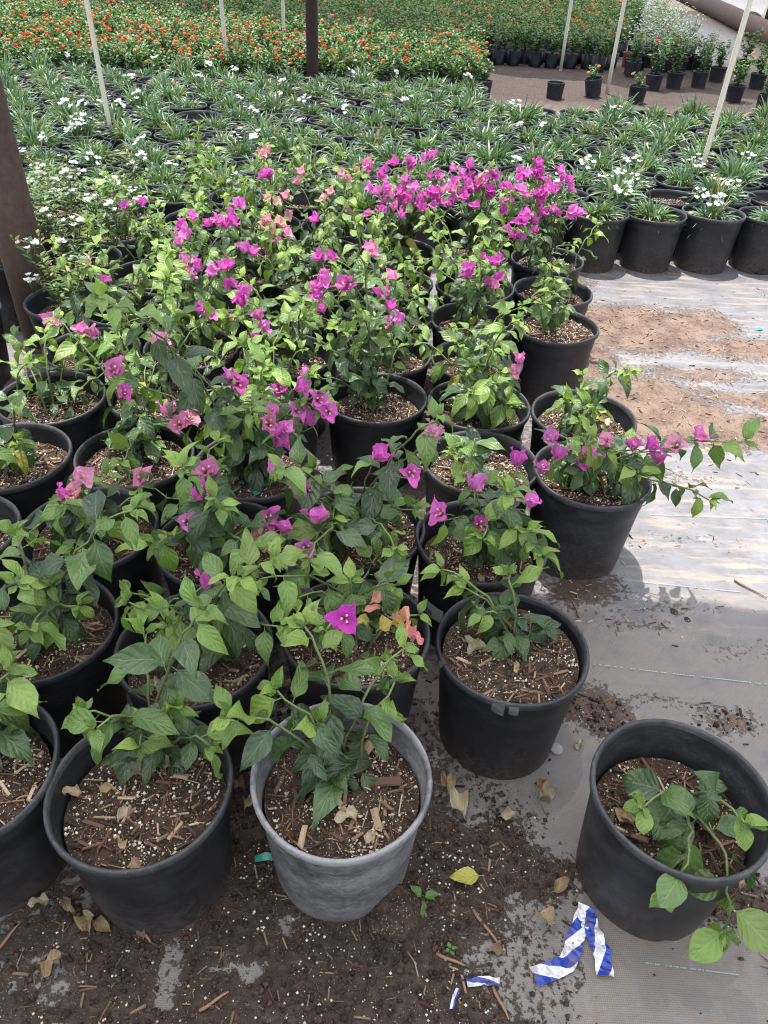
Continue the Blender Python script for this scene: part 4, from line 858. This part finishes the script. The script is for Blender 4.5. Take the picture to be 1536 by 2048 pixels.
# silver shrubs and green shrubs behind the clearing on the right
sk = 0
for row in range(26):
    cells = []
    for i in range(40):
        x = 1.5 + i * 0.26 + (0.13 if row % 2 else 0) + rnd.gauss(0, .03); y = 9.9 + row * 0.27 + rnd.gauss(0, .03)
        if x < 2.45 + (y - 10) * 0.3 or not on_frame((x, y, .25), 30) or x > 6.0: continue
        qx, qy = px_of((x, y, .5))
        if qy < (qx - 1370) * 0.75: continue
        cells.append((x, y))
    for ci, (x, y) in enumerate(cells):
        sk += 1; px, py = px_of((x, y, .25)); silver = ((px - 1305) / 165) ** 2 + ((py - 80) / 70) ** 2 < 1.0
        if silver:
            root = empty('potted_silver_shrub', (x, y, 0)); root.scale = (LS * 1.05,) * 3; make_pot(root, 0.05, 0.21, mulch=False); o = obj('foliage', SIL[sk % 3], root, loc=(0, 0, .2), kind='stuff'); s = 1.3 + .4 * rnd.random(); o.scale = (s, s, s); o.rotation_euler = (0, 0, rnd.random() * 6.28)
            tag(root, 'silver-leaved shrub, %s row behind the clearing, %s from left' % (ordinal(row + 1), ordinal(ci + 1)), 'potted plant', 'silver-leaved shrubs')
        else:
            lantana(x, y, 600 + sk, 'green shrub right of the rows, %s row back, %s from left' % (ordinal(row + 1), ordinal(ci + 1)), nh=1 + sk % 3, sc_=1.35 + .4 * rnd.random(), group='green shrubs on the right')
o = empty('terracotta_pot', at(1255, 135, 0)); o.scale = (LS,) * 3; V, F = both(24); obj('pot', mesh('terracotta_wall', V, F, M['terracotta']), o); V, F = lathe(RIM_PROF, 24); obj('rim', mesh('terracotta_rim', V, F, M['terracotta']), o); tag(o, 'terracotta coloured pot behind the clearing', 'pot')

# ------------------------------------------------------------------ posts, stakes, pipe
def column(name, p, rad, h, m, lab, cat, n=20, lean=(0, 0), grp=None, plate=False):
    mx = Mix(); pts = [np.array([p[0] + lean[0] * z, p[1] + lean[1] * z, z]) for z in np.linspace(-0.02, h, 9)]
    root = empty(name, (0, 0, 0)); tube(mx, pts, [rad] * 9, (1, 1, 1), None, n); obj('shaft', mx.mesh(name, m), root)
    V, F = lathe([(rad * 1.6, 0.0), (rad * 1.55, 0.012), (rad * 1.02, 0.03)] if plate else [(rad * 1.25, -0.01), (rad * 1.2, 0.004), (rad * 1.01, 0.012)], n); V[:, :2] += p[:2]; obj('foot', mesh('foot', V, F, m), root)
    tag(root, lab, cat, grp); return root
pl = at(75, 700, 0); column('steel_post', (pl[0] + .01, pl[1] + .06), 0.074, 3.0, M['rust'], 'thick rusty steel post at the left edge among the pots', 'post', 28, (-.012, 0))
pd = at(624, 75, .5); column('steel_post', (pd[0], pd[1]), 0.05, 3.0, M['dark_steel'], 'dark steel post among the orange-flowered shrubs at top centre', 'post', 18)
for (px, py, z, lab, lean) in [(218, 235, .3, 'cream stake among the strap-leaved plants on the left', (-.02, 0)), (1410, 310, .3, 'cream stake among the strap-leaved plants on the right', (.012, 0)), (450, 65, .45, 'cream stake among the orange shrubs left of the dark post', (-.02, 0)), (1213, 190, 0, 'cream stake standing on bare ground in the clearing', (0, 0)), (1134, 58, .4, 'cream stake at the rows left of the silver shrubs', (0, 0)), (566, 20, .5, 'short visible cream stake just left of the dark post', (0, 0)), (1519, 62, 0.1, 'thin cream stake at the far right edge', (0, 0))]:
    p = at(px, py, z); column('wooden_stake', (p[0], p[1]), 0.0145 if p[1] < 6 else 0.018, 2.9, M['stake'], lab, 'stake', 8, lean)
mx = Mix(); a, b = at(1370, -12, .14), at(1560, 78, .14); d = (b - a); tube(mx, [a - d * 1.2 + d * 3.0 * i / 14 for i in range(15)], [0.14] * 15, (1, 1, 1), None, 18)
root = empty('fallen_pipe', (0, 0, 0)); obj('barrel', mx.mesh('barrel', M['rust']), root)
mx = Mix(); q = at(1500, 48, .14); tube(mx, [q + d / np.linalg.norm(d) * t for t in (-.09, -.08, .08, .09)], [.14, .165, .165, .14], (1, 1, 1), None, 18); obj('coupling', mx.mesh('coupling', M['rust']), root)
tag(root, 'large rusty pipe lying on the ground at the top right', 'pipe')
p = at(1503, 45, 0); column('steel_post', (p[0] + .25, p[1]), 0.07, 3.0, M['dark_steel'], 'dark steel post rising by the rusty pipe at the top right', 'post', 16, (0.03, 0))

# ------------------------------------------------------------------ litter on the ground
r = np.random.default_rng(55)
def litter(n, x0, x1, y0, y1, thr, l0, l1):
    clumpy = l1 == 0
    x = x0 + (x1 - x0) * r.random(n); y = y0 + (y1 - y0) * r.random(n); d, w_, s = ground_fields(x, y)
    keep = np.minimum(d, .75) + (0.9 if clumpy else 0.5) * (fbm(x * 12, y * 12, 3) - 0.5) + 0.12 * r.normal(size=n) > thr
    clear = np.ones(n, bool)
    for key in B: clear &= (x - B[key][0]) ** 2 + (y - B[key][1]) ** 2 > 0.125 ** 2
    k = keep & clear; return x[k], y[k]
def debris(name, sets, perl, lab):
    mx = Mix()
    for (n, box, thr, l0, l1, pale) in sets:
        x, y = litter(n, *box, thr, l0, l1); R, L, H = chip_mats(r, len(x), l0, l1, 0.2); P = np.stack([x, y, ground_z(x, y) + H * .5 + .001], 1); C = BARK[r.choice(8, len(x), p=BARKP)] * (0.75 + .5 * r.random((len(x), 1))) * pale
        if len(x): V, F, Cc, _ = scatter(BOXV, BOXF, None, R, P, C); mx.add(V, F, Cc)
    for (n, box, thr) in perl:
        x, y = litter(n, *box, thr, 0, 0); nn = len(x)
        if nn: S = .0012 + .0019 * r.random(nn) ** 2; V, F, Cc, _ = scatter(OCTV, OCTF, None, np.einsum('n,ij->nij', S, np.eye(3)), np.stack([x, y, ground_z(x, y) + S * .6], 1), PERL[r.choice(4, nn)]); mx.add(V, F, Cc)
    o = obj(name, mx.mesh(name, M['chips'], False)); o['kind'] = 'stuff'; tag(o, lab, 'bark litter')
def crumbs(n, box, thr):
    x, y = litter(n, *box, thr, 0, 1); nn = len(x); S = .0015 + .005 * r.random(nn) ** 3; R = np.einsum('n,nij->nij', S, np.stack([np.diag(0.6 + 0.8 * r.random(3)) @ rot(r) for _ in range(nn)]))
    C = np.array([(0.035, 0.022, 0.017), (0.055, 0.034, 0.026), (0.024, 0.016, 0.013), (0.075, 0.04, 0.03)])[r.choice(4, nn)]
    V, F, Cc, _ = scatter(OCTV, OCTF, None, R, np.stack([x, y, ground_z(x, y) + S * .5], 1), C); o = obj('soil_crumbs', mesh('soil_crumbs', V, F, M['chips'], Cc)); o['kind'] = 'stuff'; tag(o, 'loose dark soil crumbs spilled on the ground in front of the pots', 'soil')
crumbs(16000, (-.9, 1.0, .28, 1.1), .5)
debris('bark_litter', [(5000, (-.9, .85, .28, .75), .54, .002, .032, .62), (2600, (-.1, 1.0, .55, 1.35), .52, .002, .03, .6)], [(3000, (-.9, .85, .28, .75), .66), (1500, (-.1, 1.0, .55, 1.35), .62)], 'dark bark crumbs and perlite spilled in front of the pots')
debris('bark_litter', [(15000, (.35, 2.6, 1.3, 3.7), .45, .003, .026, 1.35), (1500, (.35, 2.6, 1.2, 3.7), .12, .003, .026, .9)], [(900, (.35, 2.2, 1.2, 3.0), .5)], 'dry bark fragments strewn over the sunlit fabric on the right')
r2 = random.Random(11)
def gz(p): return float(ground_z(p[0], p[1]))
DL = [(85, 1965, .05, 'pale crumpled dry leaf at the lower left corner'), (170, 1830, .06, 'curled dry leaf in front of the left black pot'), (130, 1800, .045, 'dry leaf between the two left front pots, upper'), (105, 1805, .04, 'dry leaf beside the left edge pot, lower'), (185, 1845, .05, 'folded dry leaf lying left below the black pot'), (485, 1640, .045, 'dry leaf wedged between black and grey pots, upper'), (492, 1590, .04, 'dry leaf high in the gap left of the grey pot'), (930, 1650, .07, 'long curled dry leaf right of the grey pot'), (895, 1590, .05, 'crumpled dry leaf beside the cracked pot base, left'), (1075, 1605, .05, 'crumpled dry leaf right of centre below the cracked pot'), (1080, 1560, .045, 'dry leaf at the right foot of the cracked pot'), (1030, 1640, .04, 'small dry leaf between grey pot and lone pot'), (1100, 1790, .045, 'tan dry leaf left of the lone pot base'), (1115, 1850, .05, 'curled dry leaf just left of the striped tape'), (970, 1910, .035, 'small dry leaf above the tape fragments'), (1165, 1485, .03, 'small pale dry leaf between cracked pot and lone pot'), (1475, 1790, .045, 'pale dry leaf right of the lone pot'), (905, 1560, .045, 'dry leaf tucked beneath the cracked pot'), (290, 1890, .03, 'thin dry leaf below the left black pot')]
for k, (px, py, s, lab) in enumerate(DL):
    p = at(px, py, 0); o = obj('dry_leaf', DRY[k % 6], None, loc=(p[0], p[1], gz(p) + .002), color=TAN[k % 4]); o.scale = (s * .85, s * .85, s * 1.3); o.rotation_euler = (r2.uniform(-.2, .2), r2.uniform(-.2, .2), r2.random() * 6.28); tag(o, lab, 'dry leaf', 'dry leaves on the ground')
p = at(905, 1760, 0); V, F, UV = leaf_shape(.5, .25, -.25, .12, .5, seed=9); o = obj('yellow_leaf', mesh('yellow_leaf', V, F, M['leaf'], None, UV), None, loc=(p[0] + .055, p[1] + .0, gz(p) + .012), color=(0.42, 0.38, 0.06)); o.scale = (.062,) * 3; o.rotation_euler = (0, 0.1, math.radians(100)); tag(o, 'fallen yellow leaf lying on dark soil right of the grey pot', 'leaf')
def seedling(px, py, n, s, lab):
    p = at(px, py, 0); root = empty('weed_seedling', (p[0], p[1], gz(p)))
    for k in range(n):
        a = k * 6.283 / n + .4; obj('leaf', LEAF[k % 10], root, m4(frame((math.cos(a), math.sin(a), .5), (0, 0, 1)), (0, 0, .004), s), color=(0.13, 0.24, 0.07))
    tag(root, lab, 'weed')
seedling(845, 1805, 3, .03, 'small green weed seedling right of the grey pot base'); seedling(900, 1905, 4, .012, 'tiny two-leaved weed seedling low on the dark soil')
def clump(px, py, rad, hgt, lab):
    p = at(px, py, 0); n = 18; V = []; F = []
    for i in range(9):
        ph = i / 8 * math.pi / 2
        for j in range(n):
            a = j / n * 6.283; q = 1 + .5 * (fbm(np.array(math.cos(a) * 2 + 9 + i * .35), np.array(math.sin(a) * 2 + 9 + i * .2), 2) - .5); V.append((rad * math.cos(ph) * math.cos(a) * q, rad * math.cos(ph) * math.sin(a) * q, hgt * math.sin(ph) * (q * .5 + .5) - .004))
    F = [[i * n + j, i * n + (j + 1) % n, (i + 1) * n + (j + 1) % n, (i + 1) * n + j] for i in range(8) for j in range(n)]
    o = obj('soil_clump', mesh('soil_clump', V, F, M['soil']), None, loc=(p[0], p[1], gz(p))); tag(o, lab, 'soil clump')
clump(785, 1835, .05, .05, 'fibrous brown soil clump at the foot of the grey pot'); clump(1348, 1222, .013, .008, 'small round soil lump on the sunlit fabric, left one'); clump(1375, 1238, .011, .007, 'small round soil lump on the sunlit fabric, right one')
p = at(1112, 1500, 0); V, F = lathe([(0.0135, 0), (0.0135, .004), (0.011, .0055), (0.001, .006)], 16); o = obj('pebble', mesh('pebble', V, F, M['chips'], np.tile([(0.3, .3, .3)], (len(V), 1))), None, loc=(p[0], p[1], gz(p) + .001)); tag(o, 'flat round grey pebble between cracked pot and lone pot', 'pebble')
for k, (px, py, L, a, lab) in enumerate([(970, 1860, .07, -60, 'thin dry twig on dark soil right of the seedling'), (900, 1925, .05, -25, 'dark bark strip near the bottom centre'), (1000, 2010, .05, -70, 'bark piece at the bottom edge'), (430, 2010, .05, 30, 'pale bark piece at the bottom left of centre'), (20, 1880, .05, 60, 'reddish twig at the left edge'), (295, 1880, .03, -50, 'short twig below the left black pot'), (1500, 1180, .09, -50, 'thin twig on the sunlit fabric at the right edge'), (1150, 1215, .07, 90, 'thin upright-lying twig beside the long-cane pot')]):
    p = at(px, py, 0); mx = Mix(); d = np.array([math.cos(math.radians(a)), math.sin(math.radians(a)), 0]); nrm = np.array([-d[1], d[0], 0])
    P = [d * L * t + nrm * .05 * L * math.sin(t * 4) + [0, 0, .004] for t in np.linspace(-.5, .5, 6)]; tube(mx, P, [.0028, .003, .0026, .0025, .002, .0012], (0.22, .13, .085), (0.3, .19, .12), 5)
    o = obj('twig', mx.mesh('twig', M['chips']), None, loc=(p[0], p[1], gz(p) + .001)); tag(o, lab, 'twig')
# striped barrier tape
def ribbon(name, path, width, lab, cat='tape', folds=None, per=0.075):
    pts = [at(x, y, 0) for x, y in path]; V = []; UV = []; s = 0
    dense = []
    for a, b in zip(pts[:-1], pts[1:]):
        for i in range(5): dense.append(a + (b - a) * i / 5)
    dense.append(pts[-1])
    for i, p in enumerate(dense):
        a = dense[max(0, i - 1)]; b = dense[min(len(dense) - 1, i + 1)]; d = (b - a) / (np.linalg.norm(b - a) + 1e-9); n = np.array([-d[1], d[0], 0]); s += np.linalg.norm(p - a) if i else 0
        for k, e in enumerate((-.5, 0, .5)):
            q = p + n * width * e * (1 + rnd.uniform(-.12, .06)); V.append((q[0], q[1], gz(q) + .006 + .005 * math.sin(i * 1.7 + k * 1.3) * rnd.random() + (folds or 0) * i / len(dense))); UV.append((k / 2, s / per))
    F = [[3 * i + j, 3 * i + j + 3, 3 * i + j + 4, 3 * i + j + 1] for i in range(len(dense) - 1) for j in range(2)]
    o = obj(name, mesh(name, V, F, M['tape'], None, UV, False)); tag(o, lab, cat); return o
ribbon('barrier_tape', [(1172, 1818), (1150, 1880), (1133, 1932), (1066, 1958)], .030, 'blue and white striped tape, bent piece left of the lone pot')
ribbon('barrier_tape', [(1166, 1822), (1180, 1862), (1200, 1905), (1208, 1958)], .030, 'blue and white striped tape, straight piece touching the lone pot', folds=.004)
ribbon('barrier_tape', [(932, 1972), (965, 1966), (998, 1968)], .014, 'small blue and white tape fragment poking out of the soil'); ribbon('barrier_tape', [(914, 1985), (906, 2005), (902, 2025)], .007, 'narrow blue tape sliver near the bottom centre', per=.5)
for (px, py, a, lab) in [(1518, 660, .3, 'teal plastic scrap on the sunlit ground at right'), (532, 1725, .1, 'teal plastic strip between the two front pots')]:
    p = at(px, py, 0); V = [(-.018, -.006, .003), (.0, -.007, .009), (.02, -.004, .004), (.018, .006, .006), (0, .007, .012), (-.02, .005, .004)]; o = obj('plastic_scrap', mesh('plastic_scrap', V, [[0, 1, 4, 5], [1, 2, 3, 4]], M['teal']), None, loc=(p[0], p[1], gz(p))); o.rotation_euler = (0, 0, a); tag(o, lab, 'plastic scrap')
print('objects', len(bpy.data.objects), 'bed', nbed, 'lantana', len(near_l), len(far_l), 'right', sk)
